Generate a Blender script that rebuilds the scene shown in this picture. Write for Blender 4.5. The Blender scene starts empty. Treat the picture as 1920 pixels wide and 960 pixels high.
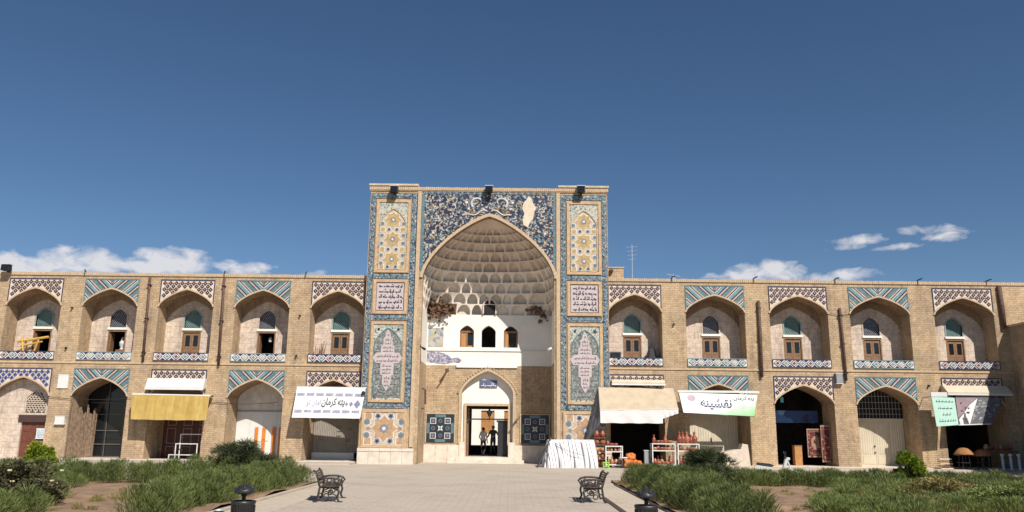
import bpy, bmesh, math, random
import numpy as np
from mathutils import Vector, Matrix
R = math.radians
random.seed(7); rng = np.random.default_rng(11)
SC = bpy.context.scene; COL = SC.collection

# ------------------------------------------------------------------ camera
F_PX = 1500.0; PITCH = math.atan(328/1500); ROLL = 0.011
CAMX, CAMY, CAMZ = 1.3, -44.6, 1.8
cd = bpy.data.cameras.new('camera'); cam = bpy.data.objects.new('camera', cd); COL.objects.link(cam)
cd.sensor_width = 36; cd.lens = F_PX*36/1920; cd.clip_end = 5000; cd.clip_start = .1
_F = Vector((0, math.cos(PITCH), math.sin(PITCH))); _U0 = Vector((0, -math.sin(PITCH), math.cos(PITCH))); _R0 = Vector((1, 0, 0))
_R = _R0*math.cos(ROLL)+_U0*math.sin(ROLL); _U = -_R0*math.sin(ROLL)+_U0*math.cos(ROLL)
M = Matrix((_R, _U, -_F)).transposed().to_4x4(); M.translation = (CAMX, CAMY, CAMZ)
cam.matrix_world = M
SC.camera = cam
SC.view_settings.view_transform = 'Standard'; SC.view_settings.look = 'None'; SC.view_settings.gamma = 1
SC.view_settings.exposure = 0.18
SC.cycles.max_bounces = 6; SC.cycles.diffuse_bounces = 2; SC.cycles.use_denoising = True

def ray(x, y):
    u, v = x-960, y-480
    u0 = u*math.cos(ROLL)+v*math.sin(ROLL); v0 = -u*math.sin(ROLL)+v*math.cos(ROLL)
    a, b = u0/F_PX, -v0/F_PX
    return (a, math.cos(PITCH)-b*math.sin(PITCH), math.sin(PITCH)+b*math.cos(PITCH))
def W(x, y, Y=0.0):      # where the ray of a photo pixel meets the upright plane at depth Y
    d = ray(x, y); t = (Y-CAMY)/d[1]
    return Vector((CAMX+d[0]*t, Y, CAMZ+d[2]*t))
def G(x, y, Z=0.0):      # where it meets the ground
    d = ray(x, y); t = (Z-CAMZ)/d[2]
    return Vector((CAMX+d[0]*t, CAMY+d[1]*t, Z))

# ------------------------------------------------------------------ sky and sun
SUN = Vector((0.52, -1.0, 1.10)).normalized()
wd = bpy.data.worlds.new('World'); SC.world = wd; wd.use_nodes = True
nt = wd.node_tree; nt.nodes.clear(); N = nt.nodes.new; L = nt.links.new
out = N('ShaderNodeOutputWorld'); bg = N('ShaderNodeBackground'); bg.inputs[1].default_value = 0.070
sky = N('ShaderNodeTexSky'); sky.sky_type = 'NISHITA'; sky.sun_disc = False
sky.sun_elevation = math.asin(SUN.z); sky.sun_rotation = math.atan2(SUN.x, SUN.y)
sky.air_density = 1.0; sky.dust_density = .45; sky.ozone_density = 2.2; sky.altitude = 1750
def mth(op, a, b=None, c=None, clamp=False):
    n = N('ShaderNodeMath'); n.operation = op; n.use_clamp = clamp
    for i, v in enumerate((a, b, c)):
        if v is None: continue
        if isinstance(v, (int, float)): n.inputs[i].default_value = v
        else: L(v, n.inputs[i])
    return n.outputs[0]
tc = N('ShaderNodeTexCoord'); sp = N('ShaderNodeSeparateXYZ'); L(tc.outputs['Generated'], sp.inputs[0])
az = mth('ARCTAN2', sp.outputs[0], sp.outputs[1]); el = mth('ARCSINE', sp.outputs[2])
blobs = [  # cloud banks: photo pixel, half width, half height in pixels, strength
 (60,500,130,26,1.0),(150,492,90,30,1.1),(330,492,75,30,1.15),(255,500,120,20,1.0),(440,503,90,16,.8),(590,512,30,10,.5),
 (1440,508,70,22,1.0),(1400,518,90,14,.9),(1608,516,60,16,.75),(1560,521,80,12,.6),
 (1612,450,58,11,0.69),(1590,462,40,8,0.43),(1745,430,64,12,0.62),(1770,443,50,11,0.65),(1690,463,58,8,0.6),(1545,470,18,6,.35),
 (2200,500,160,34,1.0),(-260,490,170,36,1.0)]
acc = None
for (bx_, by_, bw, bh, st) in blobs:
    d = Vector(ray(bx_, by_)).normalized()
    a0 = math.atan2(d.x, d.y); e0 = math.asin(d.z)
    u = mth('MULTIPLY', mth('SUBTRACT', az, a0), F_PX/bw*1.0); v = mth('MULTIPLY', mth('SUBTRACT', el, e0), F_PX/bh*1.04)
    q = mth('SUBTRACT', st, mth('MULTIPLY', mth('ADD', mth('MULTIPLY', u, u), mth('MULTIPLY', v, v)), .8*st), clamp=True)
    acc = q if acc is None else mth('MAXIMUM', acc, q)
cm = N('ShaderNodeCombineXYZ'); L(mth('MULTIPLY', az, 1.0), cm.inputs[0]); L(mth('MULTIPLY', el, 1.7), cm.inputs[1])
ns = N('ShaderNodeTexNoise'); ns.inputs['Scale'].default_value = 34; ns.inputs['Detail'].default_value = 7; ns.inputs['Roughness'].default_value = .58; ns.inputs['Distortion'].default_value = .35
L(cm.outputs[0], ns.inputs['Vector'])
dens = mth('ADD', acc, mth('MULTIPLY', mth('SUBTRACT', ns.outputs[0], .5), 2.6))
has = mth('MULTIPLY', acc, 4.0, clamp=True)
cl = N('ShaderNodeMapRange'); cl.inputs[1].default_value = .28; cl.inputs[2].default_value = 1.0; L(dens, cl.inputs[0])
cmask = mth('MULTIPLY', mth('MULTIPLY', cl.outputs[0], has), .92, clamp=True)
mix = N('ShaderNodeMixRGB'); hs = N('ShaderNodeHueSaturation'); hs.inputs['Saturation'].default_value = 1.13; L(sky.outputs[0], hs.inputs['Color']); L(cmask, mix.inputs[0]); L(hs.outputs[0], mix.inputs[1]); mix.inputs[2].default_value = (9.6, 9.5, 9.9, 1)
L(mix.outputs[0], bg.inputs[0]); L(bg.outputs[0], out.inputs[0])

sl = bpy.data.lights.new('sun', 'SUN'); sun = bpy.data.objects.new('sun', sl); COL.objects.link(sun)
sl.energy = 5.0; sl.angle = R(.53); sl.color = (1, .945, .86)
sun.rotation_euler = SUN.to_track_quat('Z', 'Y').to_euler(); sun.location = (30, -50, 60)

# ------------------------------------------------------------------ materials
MATS = {}
def newmat(name):
    m = bpy.data.materials.new(name); m.use_nodes = True; MATS[name] = m
    t = m.node_tree; b = t.nodes['Principled BSDF']
    return m, t, b
def wallco(t, sx=1.0, sz=1.0):
    g = t.nodes.new('ShaderNodeNewGeometry'); s = t.nodes.new('ShaderNodeSeparateXYZ'); t.links.new(g.outputs['Position'], s.inputs[0])
    a = t.nodes.new('ShaderNodeMath'); a.operation = 'ADD'; t.links.new(s.outputs[0], a.inputs[0]); t.links.new(s.outputs[1], a.inputs[1])
    c = t.nodes.new('ShaderNodeCombineXYZ'); t.links.new(a.outputs[0], c.inputs[0]); t.links.new(s.outputs[2], c.inputs[1])
    return c.outputs[0], g.outputs['Position']
def noise(t, vec, scale, detail=4, rough=.55):
    n = t.nodes.new('ShaderNodeTexNoise'); n.inputs['Scale'].default_value = scale; n.inputs['Detail'].default_value = detail; n.inputs['Roughness'].default_value = rough
    if vec is not None: t.links.new(vec, n.inputs['Vector'])
    return n.outputs[0]
def ramp(t, fac, stops, interp='LINEAR'):
    r = t.nodes.new('ShaderNodeValToRGB'); r.color_ramp.interpolation = interp
    while len(r.color_ramp.elements) < len(stops): r.color_ramp.elements.new(.5)
    for e, (p, c) in zip(r.color_ramp.elements, stops):
        e.position = p; e.color = (*c, 1) if len(c) == 3 else c
    t.links.new(fac, r.inputs[0]); return r.outputs[0]
def mixc(t, fac, a, b, kind='MIX'):
    n = t.nodes.new('ShaderNodeMixRGB'); n.blend_type = kind
    for i, v in enumerate((fac, a, b)):
        if isinstance(v, (int, float)): n.inputs[i].default_value = v
        elif isinstance(v, tuple): n.inputs[i].default_value = (*v, 1)
        else: t.links.new(v, n.inputs[i])
    return n.outputs[0]
def bump(t, b, h, s=.3, d=.02):
    n = t.nodes.new('ShaderNodeBump'); n.inputs['Strength'].default_value = s; n.inputs['Distance'].default_value = d
    t.links.new(h, n.inputs['Height']); t.links.new(n.outputs[0], b.inputs['Normal'])
def plain(name, col, rough=.7, var=.18, scale=3.0, metal=0, bmp=0.0):
    m, t, b = newmat(name)
    _, pos = wallco(t)
    f = noise(t, pos, scale, 5)
    lo = tuple(c*(1-var) for c in col); hi = tuple(min(1, c*(1+var)) for c in col)
    t.links.new(ramp(t, f, [(.3, lo), (.7, hi)]), b.inputs['Base Color'])
    b.inputs['Roughness'].default_value = rough; b.inputs['Metallic'].default_value = metal
    if bmp: bump(t, b, noise(t, pos, scale*6, 4), bmp, .02)
    return m
def brickmat(name, c1, c2, mortar, bw=.26, bh=.075, stain=.35):
    m, t, b = newmat(name)
    v, pos = wallco(t)
    k = t.nodes.new('ShaderNodeTexBrick'); k.offset = .5
    k.inputs['Scale'].default_value = 1; k.inputs['Brick Width'].default_value = bw; k.inputs['Row Height'].default_value = bh
    k.inputs['Mortar Size'].default_value = .012; k.inputs['Mortar Smooth'].default_value = .3; k.inputs['Bias'].default_value = 0
    k.inputs['Color1'].default_value = (*c1, 1); k.inputs['Color2'].default_value = (*c2, 1); k.inputs['Mortar'].default_value = (*mortar, 1)
    t.links.new(v, k.inputs['Vector'])
    col = mixc(t, .8, k.outputs[0], ramp(t, noise(t, pos, 7, 4, .65), [(.3, (.70, .68, .66)), (.7, (1.2,)*3)]), 'MULTIPLY')
    f = ramp(t, noise(t, pos, .55, 5, .6), [(.3, (1-stain, 1-stain, 1-stain*.9)), (.62, (1.06, 1.04, 1.0))])
    col = mixc(t, .7, col, f, 'MULTIPLY')
    f2 = ramp(t, noise(t, pos, 2.2, 6, .65), [(.35, (.8, .77, .74)), (.6, (1.05, 1.05, 1.05))])
    col = mixc(t, .55, col, f2, 'MULTIPLY')
    mp = t.nodes.new('ShaderNodeMapping'); mp.inputs['Scale'].default_value = (1.6, 1.6, .22); t.links.new(pos, mp.inputs['Vector'])
    f3 = ramp(t, noise(t, mp.outputs[0], 1.3, 6, .7), [(.34, (.58, .54, .50)), (.47, (1.0,)*3), (.68, (1.14, 1.12, 1.08))])
    col = mixc(t, .6, col, f3, 'MULTIPLY')
    t.links.new(col, b.inputs['Base Color']); b.inputs['Roughness'].default_value = .9
    hgt = mixc(t, .4, ramp(t, k.outputs[1], [(0, (1,)*3), (1, (0,)*3)]), noise(t, pos, 14, 4))
    bump(t, b, hgt, .55, .02)
    return m
def cellmat(name, stops, scale, rough=.35, distort=0.0):   # glazed mosaic with pieces too small to tell apart
    m, t, b = newmat(name)
    v, pos = wallco(t)
    if distort:
        nn = t.nodes.new('ShaderNodeTexNoise'); nn.inputs['Scale'].default_value = 1.6; t.links.new(v, nn.inputs['Vector'])
        s = t.nodes.new('ShaderNodeVectorMath'); s.operation = 'SCALE'; s.inputs['Scale'].default_value = distort; t.links.new(nn.outputs[1], s.inputs[0])
        a = t.nodes.new('ShaderNodeVectorMath'); t.links.new(v, a.inputs[0]); t.links.new(s.outputs[0], a.inputs[1]); v = a.outputs[0]
    vo = t.nodes.new('ShaderNodeTexVoronoi'); vo.inputs['Scale'].default_value = scale; vo.voronoi_dimensions = '2D'; t.links.new(v, vo.inputs['Vector'])
    sx = t.nodes.new('ShaderNodeSeparateXYZ'); t.links.new(vo.outputs['Color'], sx.inputs[0])
    c = ramp(t, sx.outputs[0], stops, 'CONSTANT')
    c = mixc(t, .5, c, ramp(t, noise(t, pos, 5, 4), [(.3, (.75,)*3), (.7, (1.1,)*3)]), 'MULTIPLY')
    t.links.new(c, b.inputs['Base Color']); b.inputs['Roughness'].default_value = rough
    return m
BR = brickmat('brick', (.55, .41, .262), (.46, .335, .208), (.36, .265, .175), .27, .105, .38)
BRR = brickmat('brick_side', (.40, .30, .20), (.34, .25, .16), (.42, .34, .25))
NB = brickmat('niche_brick', (.60, .50, .42), (.57, .475, .40), (.46, .38, .31), .62, .31, .15)
VB = brickmat('shaded_vault_brick', (.34, .23, .145), (.29, .195, .12), (.32, .225, .15), .2, .06, .25)  # brown vault brick, darkened further to carry the shade of soffits
TRIM = plain('brick_trim', (.50, .37, .24), .85, .15, 8)
GTRIM = plain('ochre_frame', (.50, .335, .19), .7, .2, 6)
PLA = plain('white_plaster', (.80, .755, .68), .85, .06, 1.2, bmp=.15)
PINK = plain('shaded_vault_plaster', (.68, .55, .44), .85, .10, 1.5, bmp=.2)
RUB = plain('broken_brown_plaster', (.16, .09, .055), .95, .5, 5, bmp=.8)
MARB = plain('marble', (.66, .57, .47), .55, .16, 3.0)
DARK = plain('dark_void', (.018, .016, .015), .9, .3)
SHOP = plain('darkened_room_wall', (.05, .042, .036), .9, .4)  # near-black: the gloom of rooms and passage is put into the colour
TEAL = plain('teal_glaze', (.105, .185, .205), .4, .3, 7); TURQ = plain('turquoise_glaze', (.16, .275, .285), .4, .2, 7)
NAVY = plain('navy_glaze', (.028, .035, .085), .4, .35, 8); PURP = plain('aubergine_glaze', (.06, .032, .045), .45, .3, 8)
REDG = plain('red_glaze', (.22, .05, .04), .4, .25, 8); CREAM = plain('cream_glaze', (.62, .52, .42), .5, .12, 6)
BONE = plain('white_glaze', (.66, .62, .58), .45, .1, 6); LILAC = plain('lilac_glaze', (.49, .42, .415), .5, .1, 5)
GOLD = plain('gold_glaze', (.43, .30, .13), .45, .25, 7); OCHRE = plain('ochre_glaze', (.43, .27, .15), .6, .25, 7)
SLATE = plain('slate_blue_glaze', (.185, .20, .24), .45, .25, 8); BLUE = plain('blue_glaze', (.07, .10, .26), .4, .3, 8)
PEACH = plain('peach_glaze', (.55, .38, .27), .55, .15, 7)
BANDM = cellmat('floral_band', [(0, (.035, .05, .085)), (.2, (.13, .20, .235)), (.52, (.22, .30, .33)), (.8, (.06, .08, .14)), (.87, (.5, .44, .36))], 13)
FLOR = cellmat('floral_spandrel', [(0, (.02, .024, .045)), (.28, (.045, .058, .11)), (.44, (.14, .18, .20)), (.62, (.44, .40, .34)), (.80, (.33, .22, .11)), (.88, (.03, .035, .06))], 12.5, .35, .3)
MEDB = cellmat('grey_inscribed_ground', [(0, (.17, .18, .17)), (.45, (.24, .255, .24)), (.72, (.36, .35, .31)), (.88, (.10, .10, .10))], 13)
TQF = cellmat('turquoise_floral', [(0, (.24, .32, .29)), (.25, (.42, .45, .39)), (.5, (.55, .49, .39)), (.9, (.12, .13, .13))], 13)
WOOD = plain('brown_wood', (.22, .12, .06), .6, .3, 9); WOODL = plain('honey_wood', (.42, .20, .065), .6, .25, 7)
REDW = plain('dark_red_wood', (.085, .022, .016), .55, .3, 7); REDW2 = plain('red_brown_wood', (.14, .045, .025), .55, .25, 6)
GLASS = newmat('dark_glass')[0]
_b = GLASS.node_tree.nodes['Principled BSDF']; _b.inputs['Base Color'].default_value = (.012, .014, .016, 1); _b.inputs['Roughness'].default_value = .08
WPAINT = plain('white_paint', (.66, .65, .62), .5, .06, 2); WCLOTH = plain('white_cloth', (.68, .67, .65), .8, .05, 2)
CREAMP = plain('cream_paint', (.56, .49, .37), .55, .08, 2); BEIGE = plain('beige_canvas', (.50, .40, .28), .85, .1, 2.5)
SHUT = plain('grey_shutter', (.27, .235, .20), .55, .12, 3)
def yellow():
    m, t, b = newmat('yellow_canvas'); v, pos = wallco(t)
    mp = t.nodes.new('ShaderNodeMapping'); mp.inputs['Scale'].default_value = (3.2, 1, .25); t.links.new(pos, mp.inputs['Vector'])
    c = mixc(t, .6, ramp(t, noise(t, mp.outputs[0], 1.6, 5, .7), [(.3, (.38, .235, .05)), (.5, (.46, .31, .085)), (.7, (.53, .40, .15))]), ramp(t, noise(t, pos, 2.5), [(.3, (.75,)*3), (.7, (1.1,)*3)]), 'MULTIPLY')
    t.links.new(c, b.inputs['Base Color']); b.inputs['Roughness'].default_value = .85; return m
YEL = yellow()
IRON = plain('dark_iron', (.022, .021, .022), .45, .3, 6); RUST = plain('rusty_pipe', (.10, .05, .035), .7, .4, 5)
BIRON = plain('bench_iron', (.035, .030, .028), .5, .3, 8); SLATM = plain('bench_slat', (.075, .048, .036), .6, .3, 9)
GREYM = plain('grey_metal', (.30, .31, .32), .45, .1, 4, .2); ALU = plain('pale_metal', (.55, .56, .56), .45, .08, 4)
ORNG = plain('orange_paint', (.60, .19, .02), .6, .15, 3); SACK = plain('orange_sack', (.62, .17, .035), .7, .3, 6)
COPP = plain('copper_red', (.24, .06, .035), .35, .35, 9); TERRA = plain('terracotta', (.33, .115, .05), .55, .3, 9); BRASS = plain('pale_copper', (.42, .20, .11), .35, .25, 9)
LIME = plain('lime_plastic', (.27, .62, .04), .45, .08); GRSIGN = plain('mint_sign', (.38, .60, .50), .6, .06)
SKYB = plain('pale_sign', (.62, .68, .70), .6, .06); BLKC = plain('black_cloth', (.03, .03, .034), .8, .4, 6); GREYC = plain('grey_cloth', (.12, .12, .13), .85, .35, 5)
INK = plain('ink', (.03, .028, .04), .7, .2); INKL = plain('violet_ink', (.20, .19, .29), .7, .2); SKIN = plain('skin', (.42, .25, .17), .6, .08)
BSIGN = cellmat('blue_picture_sign', [(0, (.02, .05, .16)), (.5, (.05, .13, .32)), (.75, (.15, .28, .48)), (.9, (.02, .02, .05))], 2.2, .6)
REED = plain('reed', (.22, .15, .10), .9, .4, 6)
CARP = cellmat('red_carpet', [(0, (.12, .02, .02)), (.6, (.18, .04, .03)), (.8, (.07, .03, .05)), (.92, (.32, .22, .14))], 12, .95)
CARPB = plain('carpet_border', (.30, .20, .14), .95, .3, 9); BROWNC = plain('brown_cloth', (.30, .14, .05), .85, .3, 6)
SOIL = plain('soil', (.26, .165, .10), .95, .3, 1.6, bmp=.9); DRY = plain('dry_litter', (.33, .235, .14), .95, .35, 5, bmp=.9)
def paving(name, c1, c2, mort, bw, bh):
    m, t, b = newmat(name); g = t.nodes.new('ShaderNodeNewGeometry'); pos = g.outputs['Position']
    k = t.nodes.new('ShaderNodeTexBrick'); k.inputs['Scale'].default_value = 1; k.inputs['Brick Width'].default_value = bw; k.inputs['Row Height'].default_value = bh
    k.inputs['Mortar Size'].default_value = .016; k.inputs['Color1'].default_value = (*c1, 1); k.inputs['Color2'].default_value = (*c2, 1); k.inputs['Mortar'].default_value = (*mort, 1)
    t.links.new(pos, k.inputs['Vector'])
    c = mixc(t, .6, k.outputs[0], ramp(t, noise(t, pos, .45, 7, .7), [(.32, (.70, .68, .66)), (.5, (.98,)*3), (.68, (1.1,)*3)]), 'MULTIPLY')
    c = mixc(t, .5, c, ramp(t, noise(t, pos, 7, 5, .7), [(.3, (.78,)*3), (.7, (1.1,)*3)]), 'MULTIPLY')
    t.links.new(c, b.inputs['Base Color']); b.inputs['Roughness'].default_value = .8
    bump(t, b, mixc(t, .5, ramp(t, k.outputs[1], [(0, (1,)*3), (1, (0,)*3)]), noise(t, pos, 18, 4)), .35, .01)
    return m
PAVE = paving('plaza_stone', (.50, .425, .345), (.475, .40, .325), (.41, .345, .275), .42, .3)
PATH = paving('path_stone', (.56, .47, .36), (.53, .445, .345), (.46, .385, .30), .4, .4)
KERB = plain('kerb_stone', (.46, .39, .31), .85, .15, 4); CHAN = plain('drain_iron', (.07, .05, .04), .7, .3, 5)
def leafmat(name, dark, lite, trans=.25):
    m, t, b = newmat(name); a = t.nodes.new('ShaderNodeAttribute'); a.attribute_name = 'tint'
    c = mixc(t, a.outputs['Fac'], dark, lite); t.links.new(c, b.inputs['Base Color']); b.inputs['Roughness'].default_value = .6
    tr = t.nodes.new('ShaderNodeBsdfTranslucent'); t.links.new(c, tr.inputs[0]); mx = t.nodes.new('ShaderNodeMixShader'); mx.inputs[0].default_value = trans
    t.links.new(b.outputs[0], mx.inputs[1]); t.links.new(tr.outputs[0], mx.inputs[2]); t.links.new(mx.outputs[0], t.nodes['Material Output'].inputs[0]); return m
LHEDGE = leafmat('rosemary_leaf', (.034, .052, .014), (.235, .285, .08), .32); LBALL = leafmat('bright_leaf', (.10, .17, .012), (.36, .42, .035), .35)
LJUN = leafmat('juniper_leaf', (.026, .042, .018), (.12, .14, .058)); LROSE = leafmat('rose_leaf', (.045, .04, .022), (.16, .15, .06)); LDRY = leafmat('dry_leaf', (.14, .11, .04), (.38, .32, .10))
PETAL = plain('petal', (.75, .68, .40), .7, .15)

# ------------------------------------------------------------------ mesh helpers
class MB:
    def __init__(s): s.v = []; s.f = []; s.m = []
    def face(s, pts, mi=0):
        i = len(s.v); s.v.extend([tuple(p) for p in pts]); s.f.append(tuple(range(i, i+len(pts)))); s.m.append(mi); return s
    def box(s, x0, x1, y0, y1, z0, z1, mi=0):
        i = len(s.v)
        s.v += [(x0,y0,z0),(x1,y0,z0),(x1,y1,z0),(x0,y1,z0),(x0,y0,z1),(x1,y0,z1),(x1,y1,z1),(x0,y1,z1)]
        for q in ((0,3,2,1),(4,5,6,7),(0,1,5,4),(1,2,6,5),(2,3,7,6),(3,0,4,7)): s.f.append(tuple(i+k for k in q)); s.m.append(mi)
        return s
    def prism(s, poly, y0, y1, mi=0):       # poly in (x,z), counter-clockwise seen from the front (-y)
        n = len(poly); i = len(s.v)
        s.v += [(x, y0, z) for x, z in poly]+[(x, y1, z) for x, z in poly]
        s.f.append(tuple(i+k for k in range(n))); s.m.append(mi)
        s.f.append(tuple(i+n+k for k in reversed(range(n)))); s.m.append(mi)
        for k in range(n):
            a, b = i+k, i+(k+1) % n; s.f.append((a, a+n, b+n, b)); s.m.append(mi)
        return s
    def tube(s, pts, r, n=8, mi=0, closed=False):
        pts = [Vector(p) for p in pts]; rs = r if isinstance(r, (list, tuple)) else [r]*len(pts)
        rings = []
        up = None
        for k, p in enumerate(pts):
            d = (pts[min(k+1, len(pts)-1)]-pts[max(k-1, 0)]); d = d.normalized() if d.length > 1e-9 else Vector((0,0,1))
            if up is None: up = Vector((0,0,1)) if abs(d.z) < .9 else Vector((1,0,0))
            a = d.cross(up).normalized(); b = d.cross(a).normalized(); up = -b if False else a.cross(d)
            i = len(s.v)
            for j in range(n):
                th = 2*math.pi*j/n; s.v.append(tuple(p+(a*math.cos(th)+b*math.sin(th))*rs[k]))
            rings.append(i)
        for k in range(len(rings)-1):
            for j in range(n):
                a, b = rings[k], rings[k+1]; s.f.append((a+j, a+(j+1) % n, b+(j+1) % n, b+j)); s.m.append(mi)
        s.f.append(tuple(rings[0]+j for j in reversed(range(n)))); s.m.append(mi)
        s.f.append(tuple(rings[-1]+j for j in range(n))); s.m.append(mi)
        return s
    def lathe(s, prof, n=16, c=(0,0,0), mi=0):   # prof: (radius, height) from the bottom up
        rings = []
        for r_, z in prof:
            i = len(s.v); rings.append(i)
            for j in range(n):
                th = 2*math.pi*j/n; s.v.append((c[0]+r_*math.cos(th), c[1]+r_*math.sin(th), c[2]+z))
        for k in range(len(rings)-1):
            for j in range(n):
                a, b = rings[k], rings[k+1]; s.f.append((a+j, a+(j+1) % n, b+(j+1) % n, b+j)); s.m.append(mi)
        s.f.append(tuple(rings[0]+j for j in reversed(range(n)))); s.m.append(mi)
        s.f.append(tuple(rings[-1]+j for j in range(n))); s.m.append(mi)
        return s
    def mesh(s, name, mats, smooth=False):
        me = bpy.data.meshes.new(name); me.from_pydata(s.v, [], s.f)
        for m in (mats if isinstance(mats, (list, tuple)) else [mats]): me.materials.append(m)
        me.polygons.foreach_set('material_index', s.m)
        if smooth: me.polygons.foreach_set('use_smooth', [True]*len(s.f))
        me.update(); return me
def link(o, parent=None):
    COL.objects.link(o)
    if parent is not None:
        o.parent = parent
        if parent.type == 'EMPTY': o.matrix_parent_inverse = Matrix.Translation(-parent.location)
    return o
def obj(name, mb, mats, parent=None, smooth=False):
    return link(bpy.data.objects.new(name, mb.mesh(name, mats, smooth) if isinstance(mb, MB) else mb), parent)
def inst(name, me, loc, parent=None, rot=None, sc=None):
    o = bpy.data.objects.new(name, me); o.location = loc
    if rot: o.rotation_euler = rot
    if sc: o.scale = sc
    return link(o, parent)
def tag(o, label, cat, group=None):
    o['label'] = label; o['category'] = cat
    if group: o['group'] = group
    return o
def thing(name, label, cat, loc=(0,0,0), group=None):
    o = bpy.data.objects.new(name, None); o.empty_display_size = .2; COL.objects.link(o); o.location = loc
    return tag(o, label, cat, group)
def struct(name, mb, mats): o = obj(name, mb, mats); o['kind'] = 'structure'; return o
def copy_tree(o, parent=None):
    c = o.copy(); COL.objects.link(c); c.parent = parent
    for ch in list(o.children): copy_tree(ch, c)
    return c

# ------------------------------------------------------------------ arches and walls
def ag(t): t = min(1.0, abs(t)); return (1-t**1.25)**.62
class Op:       # an opening: centre, half width, bottom, spring, apex (apex == spring: square headed)
    def __init__(s, cx, hw, zb, zs, za=None): s.cx, s.hw, s.zb, s.zs, s.za = cx, hw, zb, zs, zs if za is None else za
    def top(s, x): return s.zs+(s.za-s.zs)*ag((x-s.cx)/s.hw)
    def xs(s, n=14):
        if s.za == s.zs: return [s.cx-s.hw, s.cx+s.hw]
        return [s.cx+s.hw*math.sin(math.pi/2*k/n) for k in range(-n, n+1)]
    def outline(s, n=14): return [(s.cx-s.hw, s.zb)]+[(x, s.top(x)) for x in s.xs(n)]+[(s.cx+s.hw, s.zb)]
def wall(mb, xa, xb, z0, z1, ops, y, mi=0):
    x = xa
    q = lambda a, b, c, d: mb.face([(a, y, c), (b, y, c), (b, y, d), (a, y, d)], mi) if b-a > 1e-4 and d-c > 1e-4 else None
    cols = {}
    for o in ops: cols.setdefault(round(o.cx, 3), []).append(o)
    for key in sorted(cols):
        os_ = sorted(cols[key], key=lambda o: o.zb); hw = max(o.hw for o in os_); cx = os_[0].cx
        q(x, cx-hw, z0, z1); z = z0
        for i, o in enumerate(os_):
            q(cx-hw, cx+hw, z, o.zb)
            zt = z1 if i == len(os_)-1 else os_[i+1].zb
            q(cx-hw, cx-o.hw, o.zb, zt); q(cx+o.hw, cx+hw, o.zb, zt)
            xs = o.xs()
            for a, b in zip(xs, xs[1:]):
                mb.face([(a, y, o.top(a)), (b, y, o.top(b)), (b, y, zt), (a, y, zt)], mi)
            z = zt
        x = cx+hw
    q(x, xb, z0, z1)
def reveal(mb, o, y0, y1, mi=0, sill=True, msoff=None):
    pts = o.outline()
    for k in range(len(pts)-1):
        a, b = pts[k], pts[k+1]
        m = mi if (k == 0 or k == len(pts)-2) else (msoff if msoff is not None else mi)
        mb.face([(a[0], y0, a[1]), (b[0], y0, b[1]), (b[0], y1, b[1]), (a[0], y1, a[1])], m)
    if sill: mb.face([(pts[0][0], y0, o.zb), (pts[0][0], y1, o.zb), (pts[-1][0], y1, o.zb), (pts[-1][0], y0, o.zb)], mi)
def archfill(mb, o, y, inset=0, mi=0, zb=None):     # a flat plate filling an arch
    o2 = Op(o.cx, o.hw-inset, o.zb if zb is None else zb, o.zs, o.za-inset)
    xs = o2.xs()
    for a, b in zip(xs, xs[1:]): mb.face([(a, y, o2.zb), (b, y, o2.zb), (b, y, o2.top(b)), (a, y, o2.top(a))], mi)
def archrim(mb, o, w, y0, y1, mi=0, legs=False):     # a raised band round the arch
    xs = o.xs(18); inn = [(x, o.top(x)) for x in xs]
    o2 = Op(o.cx, o.hw+w, o.zb, o.zs, o.za+w*1.1); ou = [(x, o2.top(x)) for x in o2.xs(18)]
    if legs:
        inn = [(o.cx-o.hw, o.zb)]+inn+[(o.cx+o.hw, o.zb)]; ou = [(o.cx-o.hw-w, o.zb)]+ou+[(o.cx+o.hw+w, o.zb)]
    for k in range(len(inn)-1):
        a, b, c, d = inn[k], inn[k+1], ou[k+1], ou[k]
        mb.face([(a[0], y0, a[1]), (b[0], y0, b[1]), (c[0], y0, c[1]), (d[0], y0, d[1])], mi)
        mb.face([(a[0], y0, a[1]), (a[0], y1, a[1]), (b[0], y1, b[1]), (b[0], y0, b[1])], mi)
        mb.face([(d[0], y0, d[1]), (c[0], y0, c[1]), (c[0], y1, c[1]), (d[0], y1, d[1])], mi)

def poly_mesh(name, poly, th, mats, layers=None):    # flat tile in the x-z plane facing -y, thickness th, then smaller layers on top
    mb = MB(); mb.prism(poly, -th, 0.0, 0)
    for k, (p2, mi) in enumerate(layers or []): mb.prism(p2, -th-.006*(k+1), -th+.001, mi)
    return mb.mesh(name, mats)
def dia(r, s=1.0): return [(0, -r), (r*s, 0), (0, r), (-r*s, 0)]
def ngon(n, r, ph=0): return [(r*math.sin(2*math.pi*k/n+ph)*-1*-1, -r*math.cos(2*math.pi*k/n+ph)) for k in range(n)]
def star(n, r1, r2, ph=0): return [((r1 if k % 2 == 0 else r2)*math.sin(math.pi*k/n+ph), -(r1 if k % 2 == 0 else r2)*math.cos(math.pi*k/n+ph)) for k in range(2*n)]
def sq(a, b): return [(-a, -b), (a, -b), (a, b), (-a, b)]
T_DIA = poly_mesh('tile', dia(.132, .92), .02, [PURP, PEACH], [(dia(.035, .92), 1)])
T_DIA2 = poly_mesh('tile', dia(.04, .92), .02, [NAVY])
T_DIAB = poly_mesh('tile', dia(.132, .92), .02, [BLUE, PURP], [(dia(.05, .92), 1)])
T_LOZR = poly_mesh('tile', dia(.19, 1.15), .02, [NAVY, BONE, REDG], [(dia(.145, 1.15), 1), (dia(.095, 1.15), 2)])
T_LOZT = poly_mesh('tile', dia(.19, 1.15), .02, [NAVY, BONE, TURQ], [(dia(.145, 1.15), 1), (dia(.095, 1.15), 2)])
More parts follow.
